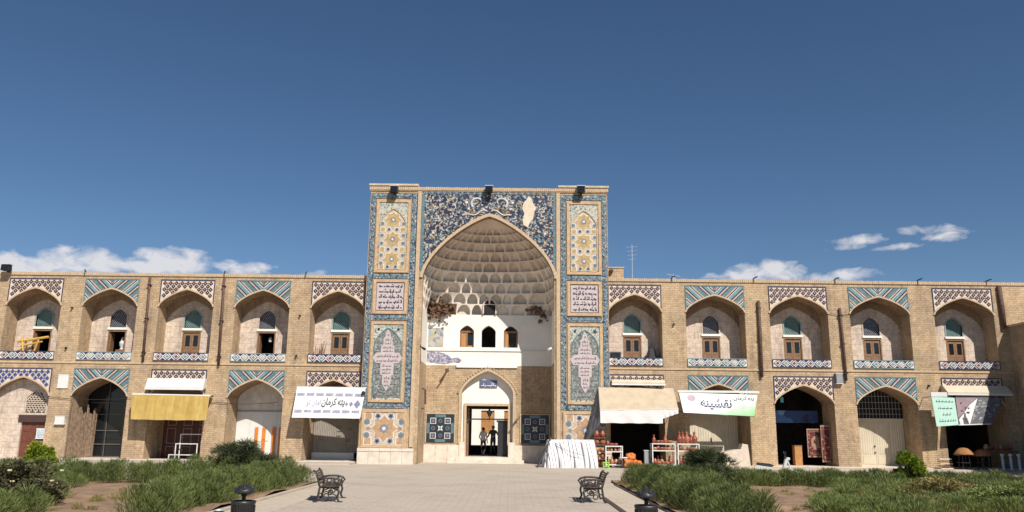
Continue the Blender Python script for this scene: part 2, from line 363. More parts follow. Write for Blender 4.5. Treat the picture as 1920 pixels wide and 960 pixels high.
T_LOZP = poly_mesh('tile', dia(.19, 1.15), .02, [TEAL, BONE, PEACH], [(dia(.145, 1.15), 1), (dia(.095, 1.15), 2)])
T_TRI = poly_mesh('tile', [(-.13, 0), (.13, 0), (0, .12)], .018, [NAVY]); T_TRI2 = poly_mesh('tile', [(-.13, 0), (0, -.12), (.13, 0)], .018, [NAVY])

def diamonds(parent, o, top, y, me=T_DIA, me2=T_DIA2, zmin=None, pitch=.325):
    n = int(o.hw*2/pitch); x0 = o.cx-(n-1)*pitch/2
    r = 0; z = top-.17
    while z > (o.zs if zmin is None else zmin):
        for k in range(n+(r % 2)):
            x = x0+k*pitch-(r % 2)*pitch/2
            if abs(x-o.cx)+.10 > o.hw: continue
            if z-.13 < o.top(x)+.01 or z < max(o.top(min(x+.12, o.cx+o.hw)), o.top(max(x-.12, o.cx-o.hw)))+.03: continue
            if zmin is not None and z-.1 < zmin: continue
            inst('tile', me, (x, y, z), parent)
            if r % 2 == 0 and k < n-1 and z-.06 > o.top(x+pitch/2)+.14: inst('tile', me2, (x+pitch/2, y, z), parent)
        z -= pitch*.54; r += 1
def chevrons(parent, o, top, y, zmin=None):
    seq = [(TEAL, .27), (PEACH, .085), (NAVY, .06), (BONE, .05), (TURQ, .20), (NAVY, .075), (PEACH, .10), (NAVY, .05)]
    c = -.10; i = 0; T = top-.06; lim = o.hw-.05
    while c < 3.2:
        m, w = seq[i % len(seq)]; i += 1
        for sgn in (-1, 1):
            mb = MB(); prev = None
            xs = [max(0.02, 0)+lim*k/44 for k in range(45)]
            for a, b in zip(xs, xs[1:]):
                qa = []
                for xx in (a, b):
                    base = o.top(o.cx+xx)+.06
                    if zmin is not None: base = max(base, zmin)
                    # a stripe is a 45 degree band rising outwards: z = T - s + x
                    zl = max(base, T+.0-c-w+xx*.95-.0); zh = min(T, T-c+xx*.95)
                    qa.append((zl, zh))
                if qa[0][1]-qa[0][0] < .004 and qa[1][1]-qa[1][0] < .004: continue
                (l0, h0), (l1, h1) = qa; h0 = max(h0, l0); h1 = max(h1, l1)
                P = [(o.cx+sgn*a, l0), (o.cx+sgn*b, l1), (o.cx+sgn*b, h1), (o.cx+sgn*a, h0)]
                if sgn < 0: P = [P[1], P[0], P[3], P[2]]
                mb.face([(x, y-.02, z) for x, z in P])
                for e in (0, 2): 
                    p, q = P[e], P[(e+1) % 4]; mb.face([(p[0], y-.02, p[1]), (p[0], y, p[1]), (q[0], y, q[1]), (q[0], y-.02, q[1])])
            if mb.f: obj('tile', mb, m, parent)
        c += w+.012
    inst('tile', poly_mesh('tile', dia(.10, .8), .026, [NAVY, PEACH], [(dia(.045, .8), 1)]), (o.cx, y, top-.2), parent)

def spandrel(root, o, top, y, kind, zmin=None, label=None):
    # backing plate, dark border and brick rim round the arch, then the tiles one by one
    mb = MB(); xs = o.xs(16); yy = y-.012
    for a, b in zip(xs, xs[1:]):
        za, zb_ = o.top(a)+.02, o.top(b)+.02
        if zmin is not None: za, zb_ = max(za, zmin), max(zb_, zmin)
        mb.face([(a, yy, za), (b, yy, zb_), (b, yy, top), (a, yy, top)])
    p = obj('spandrel_panel', mb, CREAM if kind != 'B' else SLATE, root)
    zlow = o.zs if zmin is None else zmin
    bd = MB(); bd.box(o.cx-o.hw, o.cx+o.hw, yy-.03, yy, top-.045, top); bd.box(o.cx-o.hw, o.cx-o.hw+.045, yy-.029, yy, zlow+.05, top-.046); bd.box(o.cx+o.hw-.045, o.cx+o.hw, yy-.029, yy, zlow+.05, top-.046)
    obj('border', bd, NAVY if kind != 'B' else TEAL, p)
    rm = MB(); archrim(rm, Op(o.cx, o.hw-.03, o.zb, o.zs, o.za), .085, y-.06, y+.01)
    obj('arch_rim', rm, TRIM, root)
    if kind == 'A': diamonds(p, o, top-.03, yy, zmin=zmin)
    elif kind == 'Ab': diamonds(p, o, top-.03, yy, T_DIAB, zmin=zmin)
    else: chevrons(p, o, top-.0, yy, zmin)
    return p
def parapet(root, cx, hw, z0, z1, y, kind):
    mb = MB().box(cx-hw, cx+hw, y-.05, y+.18, z0, z1)
    p = obj('parapet_panel', mb, BONE, root); yy = y-.05
    fr = MB(); fr.box(cx-hw, cx+hw, yy-.02, yy+.001, z0, z0+.035); fr.box(cx-hw, cx+hw, yy-.02, yy+.001, z1-.035, z1); fr.box(cx-hw, cx-hw+.035, yy-.019, yy, z0+.036, z1-.036); fr.box(cx+hw-.035, cx+hw, yy-.019, yy, z0+.036, z1-.036)
    obj('border', fr, NAVY if kind == 'A' else TURQ, p)
    n = 6 if hw < 1.6 else 7; st = (2*hw-.1)/n; zc = (z0+z1)/2
    for k in range(n):
        x = cx-hw+.05+st*(k+.5)
        inst('tile', (T_LOZR if (k % 2 == 0) else T_LOZT) if kind == 'A' else (T_LOZP if k % 2 else T_LOZT), (x, yy, zc), p)
        if k < n-1:
            inst('tile', T_TRI, (x+st/2, yy, z0+.04), p); inst('tile', T_TRI2, (x+st/2, yy, z1-.04), p)
    return p

# ------------------------------------------------------------------ two-storey wings
ZR, ZP, ZUA, ZUS, ZUF = 10.32, 9.96, 9.38, 8.42, 5.42
ZLP, ZLA, ZLS, ZLF = 4.92, 4.40, 3.42, .10
ND, LD = 1.2, 1.85     # depth of upper niches and of ground-floor recesses
def lattice(mb, o, y, pitch=.15, w=.017):
    a = .0
    xs0, xs1 = o.cx-o.hw, o.cx+o.hw
    k = -40
    for sgn in (1, -1):
        for k in range(-30, 31):
            c = k*pitch
            prev = None; N_ = 16
            for j in range(N_+1):
                x = xs0+(xs1-xs0)*j/N_; z = o.zb+c+sgn*(x-o.cx)*1.35+.5
                ok = o.zb <= z <= o.top(x)
                if ok and prev:
                    mb.face([(prev[0], y, prev[1]-w), (x, y, z-w), (x, y, z+w), (prev[0], y, prev[1]+w)])
                prev = (x, z) if ok else None
def upper_window(root, cx, y, dark, state):
    hw = .5
    win = obj('window', (lambda m: (archrim(m, Op(cx, .46, 7.36, 8.0, 8.42), .07, y-.03, y+.12, 0, True), m)[1])(MB()), [MATS.get('grey_teal_rim') or plain('grey_teal_rim', (.22, .30, .29), .5) if not dark else NB], root)
    o = Op(cx, .46, 7.36, 8.0, 8.42)
    mb = MB(); archfill(mb, o, y+.14, 0); obj('pane', mb, GLASS if dark else MATS.get('dim_teal') or plain('dim_teal', (.035, .075, .075), .4), win)
    mb = MB(); lattice(mb, o, y+.09); obj('lattice', mb, MATS.get('dim_slate') or plain('dim_slate', (.26, .25, .28), .6) if dark else (MATS.get('lattice_teal') or plain('lattice_teal', (.24, .37, .35), .5)), win)
    obj('sill', MB().box(cx-.56, cx+.56, y-.07, y+.1, 7.23, 7.36), PLA, win)
    d = obj('door_frame', MB().box(cx-.52, cx-.45, y-.02, y+.13, ZUF, 7.2).box(cx+.45, cx+.52, y-.02, y+.13, ZUF, 7.2).box(cx-.45, cx+.45, y-.02, y+.13, 7.12, 7.2), WOOD, root)
    if state == 'shut':
        for s in (-1, 1):
            x0, x1 = (cx-.45, cx-.006) if s < 0 else (cx+.006, cx+.45)
            mb = MB(); mb.box(x0, x0+.09, y+.04, y+.09, ZUF, 7.11); mb.box(x1-.09, x1, y+.04, y+.09, ZUF, 7.11)
            mb.box(x0+.09, x1-.09, y+.04, y+.09, 6.95, 7.11); mb.box(x0+.09, x1-.09, y+.04, y+.09, 6.2, 6.32); mb.box(x0+.09, x1-.09, y+.05, y+.08, ZUF, 6.2)
            lf = obj('door_leaf', mb, WOOD, root); obj('pane', MB().box(x0+.09, x1-.09, y+.065, y+.075, 6.32, 6.95), GLASS, lf)
    else:       # open: one leaf folded back against the reveal
        mb = MB().box(cx-.45, cx-.40, y+.1, y+.55, ZUF, 7.1); obj('door_leaf', mb, WOOD, root)
def make_wing(name, label, x_in, x_out, bays, loc, brick):
    root = thing(name, label, 'building', loc)
    wl = MB(); lo, up = min(x_in, x_out), max(x_in, x_out)
    ups = [Op(b['cx'], b['hw'], ZUF, ZUS, ZUA) for b in bays]; lws = [Op(b['cx'], b['hw'], ZLF, ZLS, ZLA) for b in bays]
    wall(wl, lo, up, 0, 5.2, lws, 0); wall(wl, lo, up, 5.2, ZR-.16, ups, 0)
    # roof, back and ends
    wl.face([(lo, 0, ZR-.16), (up, 0, ZR-.16), (up, 8, ZR-.16), (lo, 8, ZR-.16)]); wl.face([(up, 8, 0), (lo, 8, 0), (lo, 8, ZR-.16), (up, 8, ZR-.16)])
    wl.face([(lo, 8, 0), (lo, 0, 0), (lo, 0, ZR-.16), (lo, 8, ZR-.16)]); wl.face([(up, 0, 0), (up, 8, 0), (up, 8, ZR-.16), (up, 0, ZR-.16)])
    obj('wall', wl, brick, root)
    cp = MB(); x = lo; k = 0
    while x < up-.01:       # coping of bricks set on end
        x2 = min(up, x+.11); cp.box(x, x2-.012, -.05-.012*random.random(), .35, ZR-.17, ZR+random.uniform(-.012, .012)); x = x2
    o = obj('coping', cp, TRIM, root); o['kind'] = 'stuff'
    sc_ = MB().box(lo, up, -.05, .02, 5.20, 5.27); obj('string_course', sc_, TRIM, root)
    for b, u, l in zip(bays, ups, lws):
        cx, hw = b['cx'], b['hw']
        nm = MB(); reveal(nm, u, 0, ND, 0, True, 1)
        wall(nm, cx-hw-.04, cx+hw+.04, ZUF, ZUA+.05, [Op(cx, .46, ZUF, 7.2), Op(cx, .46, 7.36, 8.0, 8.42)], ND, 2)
        oc = Op(cx, hw*.97, ZUF, 7.75, 8.95); xc = [cx-hw-.03]+oc.xs()+[cx+hw+.03]      # flat brown plate for the brick half-dome and the arched shadow over it
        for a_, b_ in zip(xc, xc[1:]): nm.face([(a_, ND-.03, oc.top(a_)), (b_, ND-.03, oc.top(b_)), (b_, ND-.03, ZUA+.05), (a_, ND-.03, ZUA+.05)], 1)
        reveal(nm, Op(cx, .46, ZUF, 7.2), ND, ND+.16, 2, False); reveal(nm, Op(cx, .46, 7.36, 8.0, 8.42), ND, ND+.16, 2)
        ya, yb, xa, xb, za, zb = ND+.161, ND+2.4, cx-.8, cx+.8, ZUF-.01, 7.3    # room behind the door, open to the front, darkness put into its wall colour
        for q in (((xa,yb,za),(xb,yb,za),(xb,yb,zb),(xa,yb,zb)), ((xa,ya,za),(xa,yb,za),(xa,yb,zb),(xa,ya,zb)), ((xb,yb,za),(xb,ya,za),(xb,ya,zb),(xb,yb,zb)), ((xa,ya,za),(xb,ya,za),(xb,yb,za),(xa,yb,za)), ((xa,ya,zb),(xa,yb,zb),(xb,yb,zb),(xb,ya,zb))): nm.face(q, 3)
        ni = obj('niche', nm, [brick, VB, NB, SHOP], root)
        ribs = MB()                                                   # brick ribs drawn across the vault
        for s in (-1, 1):
            for f0, f1 in ((.0, .85), (.45, 1.0)):
                pts = []
                for j in range(9):
                    t = f0+(f1-f0)*j/8; x = cx+s*hw*.985*t; pts.append((x, .12+(ND-.16)*(1-j/8 if f0 == 0 else j/8), u.zs+(u.za-u.zs)*ag(t)-.012 if t < .99 else u.zs))
                ribs.tube(pts, .016, 4)
        obj('vault_rib', ribs, TRIM, ni)
        upper_window(root, cx, ND, b['dark'], b['door'])
        spandrel(root, u, ZP, 0, b['up']); parapet(root, cx, hw, ZUF-.02, 5.85, 0, 'A' if b['up'] != 'B' else 'B')
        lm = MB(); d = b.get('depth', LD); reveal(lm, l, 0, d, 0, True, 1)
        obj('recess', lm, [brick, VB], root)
        spandrel(root, l, ZLP, 0, b['low'], b.get('zmin'))
        if 'fill' in b: b['fill'](root, l, d)
    return root, ups, lws
def bay(cx, hw, up, low, dark, door, fill, **k): return dict(cx=cx, hw=hw, up=up, low=low, dark=dark, door=door, fill=fill, **k)

def room(root, o, d, deep=4.0, mat=SHOP, wide=.35):     # shop behind a recess, its darkness put into the wall colour
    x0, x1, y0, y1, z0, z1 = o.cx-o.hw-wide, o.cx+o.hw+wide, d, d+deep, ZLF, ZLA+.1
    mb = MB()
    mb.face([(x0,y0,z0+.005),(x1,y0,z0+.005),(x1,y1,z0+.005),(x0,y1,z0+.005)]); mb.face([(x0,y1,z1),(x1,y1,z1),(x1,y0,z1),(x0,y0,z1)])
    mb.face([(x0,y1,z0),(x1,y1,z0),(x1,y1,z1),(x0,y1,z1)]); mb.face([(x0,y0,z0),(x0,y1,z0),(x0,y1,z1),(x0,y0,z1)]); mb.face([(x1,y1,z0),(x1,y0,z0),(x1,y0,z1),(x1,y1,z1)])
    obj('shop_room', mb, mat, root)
def fill_door(root, o, d):          # L1: brick infill with a small door and a pierced vent
    cx = -24.95
    dop = Op(cx, .66, ZLF, 2.0); mb = MB(); wall(mb, o.cx-o.hw-.02, o.cx+o.hw+.02, ZLF, ZLA+.02, [dop, Op(cx, .55, 2.5, 3.2, 3.72)], d); reveal(mb, dop, d, d+.2, 0, False); reveal(mb, Op(cx, .55, 2.5, 3.2, 3.72), d, d+.12)
    inf = obj('infill_wall', mb, NB, root)
    obj('lintel', MB().box(cx-.82, cx+.82, d-.06, d+.1, 2.0, 2.38), plain('dark_beam', (.06, .03, .025), .8), root)
    for s in (-1, 1):
        x0, x1 = (cx-.66, cx-.005) if s < 0 else (cx+.005, cx+.66)
        m = MB().box(x0, x1, d+.12, d+.17, ZLF, 2.0)
        for za, zb in ((.25, .85), (.95, 1.4), (1.5, 1.9)): m.box(x0+.12, x1-.12, d+.10, d+.121, za, zb)
        obj('door_leaf', m, REDW2, root)
    v = MB(); vo = Op(cx, .55, 2.5, 3.2, 3.72); archfill(v, vo, d+.10); vp = obj('vent', v, DARK, root)
    b = MB(); lattice(b, vo, d+.06, .23, .042); obj('lattice', b, CREAM, vp)
def fill_glazed(root, o, d):        # L2: metal-framed glass front, dark shop behind
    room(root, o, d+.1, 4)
    m = MB(); archfill(m, o, d+.07, 0); obj('pane', m, GLASS, root)
    m = MB()
    for x in (-.35, .6): m.box(o.cx+x-.02, o.cx+x+.02, d+.0, d+.05, ZLF, o.top(o.cx+x)-.02)
    for z in (.12, .8, 1.55, 2.45, 3.1): m.box(o.cx-o.hw+.2, o.cx+o.hw-.02, d-.004, d+.045, z, z+.05)
    obj('shop_frame', m, plain('frame_grey', (.10, .09, .08), .5), root)
    for x, z, r_ in ((.1, .5, .16), (.55, .45, .13), (.95, .5, .15), (.3, 1.0, .12), (.8, 1.05, .14), (1.2, 1.9, .15), (.6, 2.0, .12)): pass
def fill_reddoor(root, o, d):
    m = MB(); wall(m, o.cx-o.hw-.02, o.cx+o.hw+.02, ZLF, ZLA+.05, [Op(o.cx, 1.36, ZLF, 2.9)], d); reveal(m, Op(o.cx, 1.36, ZLF, 2.9), d, d+.15, 0, False); obj('infill_wall', m, VB, root)
    for k in range(3):
        x0 = o.cx-1.36+k*.907; x1 = x0+.9
        lf = obj('door_leaf', MB().box(x0, x1, d+.08, d+.13, ZLF, 2.9), REDW, root)
        fr = MB()
        for za, zb in ((.25, .75), (.9, 1.75), (1.9, 2.35)):
            a, b, w = x0+.2, x1-.2, .028
            fr.box(a, b, d+.066, d+.082, za, za+w); fr.box(a, b, d+.066, d+.082, zb-w, zb); fr.box(a, a+w, d+.065, d+.081, za+w, zb-w); fr.box(b-w, b, d+.065, d+.081, za+w, zb-w)
        obj('moulding', fr, plain('pale_moulding', (.36, .26, .22), .6), lf)
def fill_white(root, o, d):         # L4: white boarding with a tympanum above and orange planks
    m = MB(); archfill(m, o, d, -.03, 0, 2.78); obj('tympanum', m, plain('grey_white_wall', (.62, .58, .52), .8), root)
    obj('rail', MB().box(o.cx-o.hw, o.cx+o.hw, d-.05, d+.05, 2.70, 2.78), GREYM, root)
    obj('plaque', MB().box(o.cx+.1, o.cx+.5, d-.03, d+.01, 2.9, 3.15), CREAM, root)
    for k in range(4):
        x0 = o.cx-o.hw+k*o.hw/2; lf = obj('board', MB().box(x0+.004, x0+o.hw/2-.004, d-.002*k, d+.05, ZLF, 2.70), WPAINT, root)
        if k in (1, 2, 3):
            for xx in ((.12,), (.05,), (.1,))[k-1]: pass
    for x in (-.42, .0, .55, .92): obj('orange_plank', MB().box(o.cx+x, o.cx+x+.17, d-.09, d-.03, ZLF, 1.85), ORNG, root)
def ribbed(mb, x0, x1, y, z0, z1, pitch=.1, dep=.025):
    x = x0
    while x < x1-.01:
        x2 = min(x1, x+pitch); xm = (x+x2)/2
        mb.face([(x, y, z0), (xm, y-dep, z0), (xm, y-dep, z1), (x, y, z1)]); mb.face([(xm, y-dep, z0), (x2, y, z0), (x2, y, z1), (xm, y-dep, z1)]); x = x2
def fill_shutter(root, o, d):       # L5
    m = MB(); wall(m, o.cx-o.hw-.02, o.cx+o.hw+.02, ZLF, ZLA+.05, [Op(o.cx, 1.4, ZLF, 2.9)], d); obj('infill_wall', m, VB, root)
    m = MB(); ribbed(m, o.cx-1.4, o.cx+1.4, d+.06, .55, 2.9); m.box(o.cx-1.4, o.cx+1.4, d+.065, d+.09, .5, 2.9); sh = obj('shutter', m, SHUT, root)
    m = MB()
    for k in range(9): 
        x = o.cx-1.2+random.random()*2.3; z = .8+random.random()*1.6; m.box(x, x+.25, d+.02, d+.045, z, z+.02)
    obj('latch', m, IRON, sh)
    obj('kick_plate', MB().box(o.cx-1.4, o.cx+.98, d-.02, d+.05, ZLF, .5), WPAINT, root)
def fill_cream(root, o, d):         # R2: cream folding doors
    m = MB(); wall(m, o.cx-o.hw-.02, o.cx+o.hw+.02, ZLF, ZLA+.05, [Op(o.cx, 1.5, ZLF, 2.95)], d); obj('infill_wall', m, VB, root)
    for k in range(4):
        x0 = o.cx-1.5+k*.75
        m = MB(); m.box(x0+.006, x0+.744, d+.07, d+.11, ZLF, 2.95); ribbed(m, x0+.09, x0+.66, d+.071, .2, 2.85, .14, .02); lf = obj('door_leaf', m, CREAMP, root)
        if k == 1: obj('handle', MB().box(x0+.68, x0+.72, d+.0, d+.068, 1.3, 1.55), IRON, lf)
def fill_creamgrille(root, o, d):   # R4
    gl = obj('fanlight', (lambda m: (archfill(m, o, d+.12, 0, 0, 2.62), m)[1])(MB()), DARK, root)
    m = MB()
    for k in range(-8, 9):
        x = o.cx+k*.19
        if abs(x-o.cx) < o.hw-.03: m.box(x-.012, x+.012, d+.03, d+.05, 2.72, max(2.73, o.top(x)-.02))
    for z in (2.95, 3.25, 3.6, 3.95): 
        h = o.hw*.985 if z < ZLS else o.hw*(1-((z-ZLS)/(ZLA-ZLS))**(1/.62))**(1/1.25)
        m.box(o.cx-h, o.cx+h, d+.02, d+.06, z, z+.03)
    obj('grille', m, GREYM, gl)
    obj('transom', MB().box(o.cx-o.hw, o.cx+o.hw, d-.02, d+.1, 2.62, 2.72), CREAMP, root)
    for k in range(4):
        x0 = o.cx-o.hw+k*o.hw/2; w = o.hw/2
        m = MB(); m.box(x0+.006, x0+w-.006, d+.03, d+.08, ZLF, 2.62); ribbed(m, x0+.08, x0+w-.08, d+.031, .75, 2.5, .13, .022)
        m.box(x0+.08, x0+w-.08, d+.012, d+.031, .2, .66); lf = obj('door_leaf', m, CREAMP, root)
        if k == 1:
            obj('handle', MB().box(x0+w-.1, x0+w-.05, d-.05, d+.03, 1.12, 1.22), IRON, lf); obj('lock', MB().box(x0+w-.1, x0+w-.04, d-.03, d+.03, .78, .86), IRON, lf)
def fill_carpetshop(root, o, d):    # R3
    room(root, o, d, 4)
    s = obj('fascia', MB().box(o.cx-o.hw+.02, o.cx+o.hw-.3, d-.1, d-.02, 2.42, 3.1), BSIGN, root)
    obj('sign_lamp', MB().box(o.cx-.75, o.cx-.58, d-.16, d-.11, 3.55, 3.85), plain('cyan_lamp', (.12, .55, .72), .4), root)
    obj('jamb_post', MB().box(o.cx-o.hw+.05, o.cx-o.hw+.2, d-.6, d-.45, ZLF, 1.9), ALU, root)
def fill_open(root, o, d): room(root, o, d, 4.0)

LB = [bay(-25.55, 1.53, 'A', 'Ab', 0, 'open', fill_door, depth=.45), bay(-21.27, 1.53, 'B', 'B', 1, 'open', fill_glazed),
      bay(-17.0, 1.53, 'A', 'A', 0, 'shut', fill_reddoor), bay(-12.71, 1.53, 'B', 'B', 1, 'open', fill_white), bay(-8.47, 1.5, 'A', 'A', 0, 'shut', fill_shutter)]
RB = [bay(8.25, 1.5, 'A', 'A', 0, 'shut', fill_open), bay(12.76, 1.66, 'B', 'B', 1, 'shut', fill_cream),
      bay(17.45, 1.64, 'A', 'A', 0, 'shut', fill_carpetshop), bay(22.0, 1.68, 'B', 'B', 1, 'shut', fill_creamgrille), bay(26.75, 1.68, 'A', 'A', 0, 'shut', fill_open)]
for b in LB+RB: b['hw'] = b['hw']
lwing, LU, LLo = make_wing('arcade_wing', 'two-storey tan brick arcade with yellow awning, wooden doors and tiled arches', -6.8, -33, LB, (-19, 4, 0), BR)
rwing, RU, RLo = make_wing('arcade_wing', 'two-storey tan brick arcade with cream metal doors and a carpet shop', 6.68, 33, RB, (19, 4, 0), BR)
def downpipe(root, x0, z0, x1, z1, r=.07, mat=RUST):
    p = obj('downpipe', MB().tube([(x0, -.1, z0), ((x0+x1)/2+.01, -.12, (z0+z1)/2), (x1, -.1, z1)], r, 10), mat, root, True)
    for f in (.1, .5, .9):
        z = z0+(z1-z0)*f; x = x0+(x1-x0)*f; obj('bracket', MB().box(x-.1, x+.1, -.19, .0, z-.03, z+.03), IRON, p)
downpipe(lwing, -19.15, 10.1, -19.05, 5.35); downpipe(lwing, -14.95, 10.1, -14.85, 5.15); downpipe(rwing, 15.2, 9.1, 15.15, 4.85, .09); downpipe(rwing, 19.75, 8.75, 19.8, 4.7, .07); downpipe(rwing, 28.85, 10.1, 28.88, 7.7, .13)
# small holes and drain stubs on the piers, stubs on the roof edge
for x, z, rt in ((-23.35, 8.3, lwing), (-23.4, 6.05, lwing), (-10.55, 8.0, lwing), (-10.6, 5.75, lwing), (10.4, 7.75, rwing), (24.35, 4.5, rwing), (24.5, 4.1, rwing)):
    obj('drain_spout', MB().tube([(x, .02, z), (x, -.14, z-.03)], .055, 8), IRON, rt)
for x, rt in ((-22.9, lwing), (-15.0, lwing), (-10.4, lwing), (10.35, rwing), (15.0, rwing), (19.6, rwing), (24.3, rwing), (28.2, rwing)):
    obj('roof_spout', MB().tube([(x, .2, ZR+.0), (x+.03, -.12, ZR+.09), (x+.14, -.32, ZR+.12)], .035, 6), IRON, rt)

# ------------------------------------------------------------------ portal
YP = -.5; YB = 2.9; HWI = 3.69; ZIS, ZIA = 10.15, 13.72; ZT = 15.52
prt = thing('portal_gateway', 'tall brick gateway with tiled towers and a deep white vaulted arch', 'gateway', (0, 4, 0))
IW = Op(0, HWI, 0, ZIS, ZIA)
pm = MB(); wall(pm, -6.83, 6.72, 0, ZT-.28, [IW], YP)
pm.face([(-6.83, 10, 0), (-6.83, YP, 0), (-6.83, YP, ZT-.28), (-6.83, 10, ZT-.28)]); pm.face([(6.72, YP, 0), (6.72, 10, 0), (6.72, 10, ZT-.28), (6.72, YP, ZT-.28)])
pm.face([(-6.83, YP, ZT-.28), (6.72, YP, ZT-.28), (6.72, 10, ZT-.28), (-6.83, 10, ZT-.28)])
wall(pm, -6.83, 6.72, 0, ZT-.28, [Op(-.05, 1.22, 0, 3.2)], 10)
reveal(pm, IW, YP, YP+.4, 0, False, 1)  # arch soffit in the darker brick, its shade put into the colour
obj('wall', pm, [BR, VB], prt)
c = MB(); x = -6.9
while x < 6.78:
    raised = .10 if (x < -4.1 or x > 3.9) else 0
    c.box(x, x+.105, YP-.08-.012*random.random(), YP+.5, ZT-.28, ZT-.10+random.uniform(-.01, .01)+raised*.6); x += .118
o = obj('coping', c, TRIM, prt); o['kind'] = 'stuff'
cpm = plain('capping_mortar', (.5, .42, .32), .9)
for xa_, xb_ in ((-6.93, -4.1), (3.9, 6.82)): obj('capping', MB().box(xa_, xb_, YP-.14, YP+.6, ZT-.04, ZT+.07), cpm, prt)
obj('eaves_course', MB().box(-6.86, 6.75, YP-.05, YP, ZT-.34, ZT-.28), TRIM, prt)  # thin projecting trim course under the coping
# iwan interior: side walls, back wall with openings
DOOR = Op(-.05, 1.22, .32, 3.22); TYM = Op(-.05, 1.5, .32, 3.95, 5.22)
W3 = [Op(x, .42, 6.62, 7.55, 7.93) for x in (-1.33, -.04, 1.28)]; WS = Op(.0, .34, 8.62, 9.15, 9.5)
TZ = [8.55, 9.2, 9.82, 10.42, 11.0, 11.55, 12.06, 12.52, 12.92, 13.24]
im = MB()
for s in (-1, 1):
    for z0, z1, mi in ((0, 5.55, 0), (5.55, TZ[0]+.01, 1)):
        im.face([(s*HWI, YP+.35, z0), (s*HWI, YB, z0), (s*HWI, YB, z1), (s*HWI, YP+.35, z1)][::s], mi)
wall(im, -HWI, HWI, 0, 5.55, [Op(TYM.cx, TYM.hw, 0, TYM.zs, TYM.za)], YB, 0); reveal(im, Op(TYM.cx, TYM.hw, 0, TYM.zs, TYM.za), YB, YB+.35, 0, False)
wall(im, -HWI, HWI, 5.55, TZ[0]+.01, W3[:1]+[W3[1], WS][:1]+W3[2:], YB+.004, 1)
for w in W3: reveal(im, w, YB+.004, YB+.5, 1)
obj('iwan_wall', im, [BR, PLA], prt)
# ledges
obj('ledge', MB().box(-HWI+.01, HWI-.01, YB-.06, YB, 6.40, 6.46), PLA, prt); obj('ledge', MB().box(-1.9, 1.68, YB-.09, YB, 5.42, 5.56), PLA, prt)
# plaster of the recessed arch with the doorway
tm = MB(); wall(tm, TYM.cx-1.55, TYM.cx+1.55, 0, 5.3, [Op(DOOR.cx, DOOR.hw, 0, DOOR.zs)], YB+.35); reveal(tm, Op(DOOR.cx, DOOR.hw, 0, DOOR.zs), YB+.35, YB+1.0, 1, False)
obj('tympanum', tm, [PLA, plain('door_reveal', (.45, .31, .18), .85)], prt)
rm = MB(); archrim(rm, TYM, .16, YB-.06, YB+.0, 0, True); obj('arch_rim', rm, TRIM, prt)
n = 40
ring = MB()
xs = Op(TYM.cx, TYM.hw+.22, .3, TYM.zs, TYM.za+.24)
for k in range(-15, 16):
    a = math.pi/2*k/15.6; x = xs.cx+xs.hw*math.sin(a); z = xs.top(x); ring.box(x-.035, x+.035, YB-.10, YB-.0, z-.05, z+.06)
o = obj('toothed_course', ring, TRIM, prt); o['kind'] = 'stuff'
fr = obj('door_frame', MB().box(DOOR.cx-1.36, DOOR.cx-1.22, YB+.25, YB+.42, .32, 3.36).box(DOOR.cx+1.22, DOOR.cx+1.36, YB+.25, YB+.42, .32, 3.36).box(DOOR.cx-1.22, DOOR.cx+1.22, YB+.25, YB+.42, 3.22, 3.36), TRIM, prt)
obj('transom', MB().box(DOOR.cx-1.22, DOOR.cx+1.22, YB+.7, YB+.78, 2.42, 2.5).box(DOOR.cx+.1, DOOR.cx+.15, YB+.7, YB+.77, 2.5, 3.22), IRON, fr)
lm_ = MB(); lm_.lathe([(.0, 2.62), (.08, 2.62), (.10, 2.72), (.17, 2.86), (.05, 3.0), (.03, 3.2)], 10, (DOOR.cx+.12, YB+.62, 0)); obj('lantern', lm_, IRON, fr)
obj('door_leaf', MB().box(DOOR.cx+.62, DOOR.cx+1.2, YB+.8, YB+.9, .32, 2.3).box(DOOR.cx+.55, DOOR.cx+1.2, YB+.78, YB+.92, 2.3, 2.4), IRON, prt)
obj('door_leaf', MB().box(DOOR.cx-1.2, DOOR.cx-1.12, YB+.9, YB+1.9, .32, 3.1), WOOD, prt)
# plaque of writing above the door
pq = obj('plaque', MB().box(-.53, .5, YB+.30, YB+.36, 4.27, 4.72), plain('plaque_blue', (.10, .115, .21), .5), prt)
ins = MB()
def script_strokes(mb, x0, x1, z0, z1, y, rows, seed, w=.02, dens=1.0):   # letter-like strokes of an inscription that cannot be read
    r_ = random.Random(seed); rh = (z1-z0)/rows
    for k in range(rows):
        zb = z0+rh*k+rh*.22; x = x0+w*2
        while x < x1-w*3:
            L_ = r_.uniform(.5, 1.6)*rh*.55; x2 = min(x1-w, x+L_)
            mb.box(x, x2, y-.008, y, zb, zb+w*1.5)
            kind = r_.random()
            if kind < .55: hh = r_.uniform(.3, .62)*rh; mb.box(x2-w*1.4, x2, y-.0075, y, zb+w*1.5, zb+hh)
            elif kind < .8: mb.box(x, x+w*1.5, y-.0075, y, zb+w*1.5, zb+rh*.36); mb.box(x+w*1.5, (x+x2)/2, y-.0073, y, zb+rh*.28, zb+rh*.36)
            if r_.random() < .5*dens: xd = r_.uniform(x, x2); mb.box(xd, xd+w*1.5, y-.007, y, zb-rh*.16, zb-rh*.16+w*1.5)
            if r_.random() < .4*dens: xd = r_.uniform(x, x2-w); mb.box(xd, xd+w*1.4, y-.0072, y, zb+rh*.44, zb+rh*.44+w*1.4)
            x = x2+r_.uniform(.6, 1.8)*w
script_strokes(ins, -.5, .47, 4.29, 4.70, YB+.30, 1, 3, .028); obj('inscription', ins, BONE, pq)
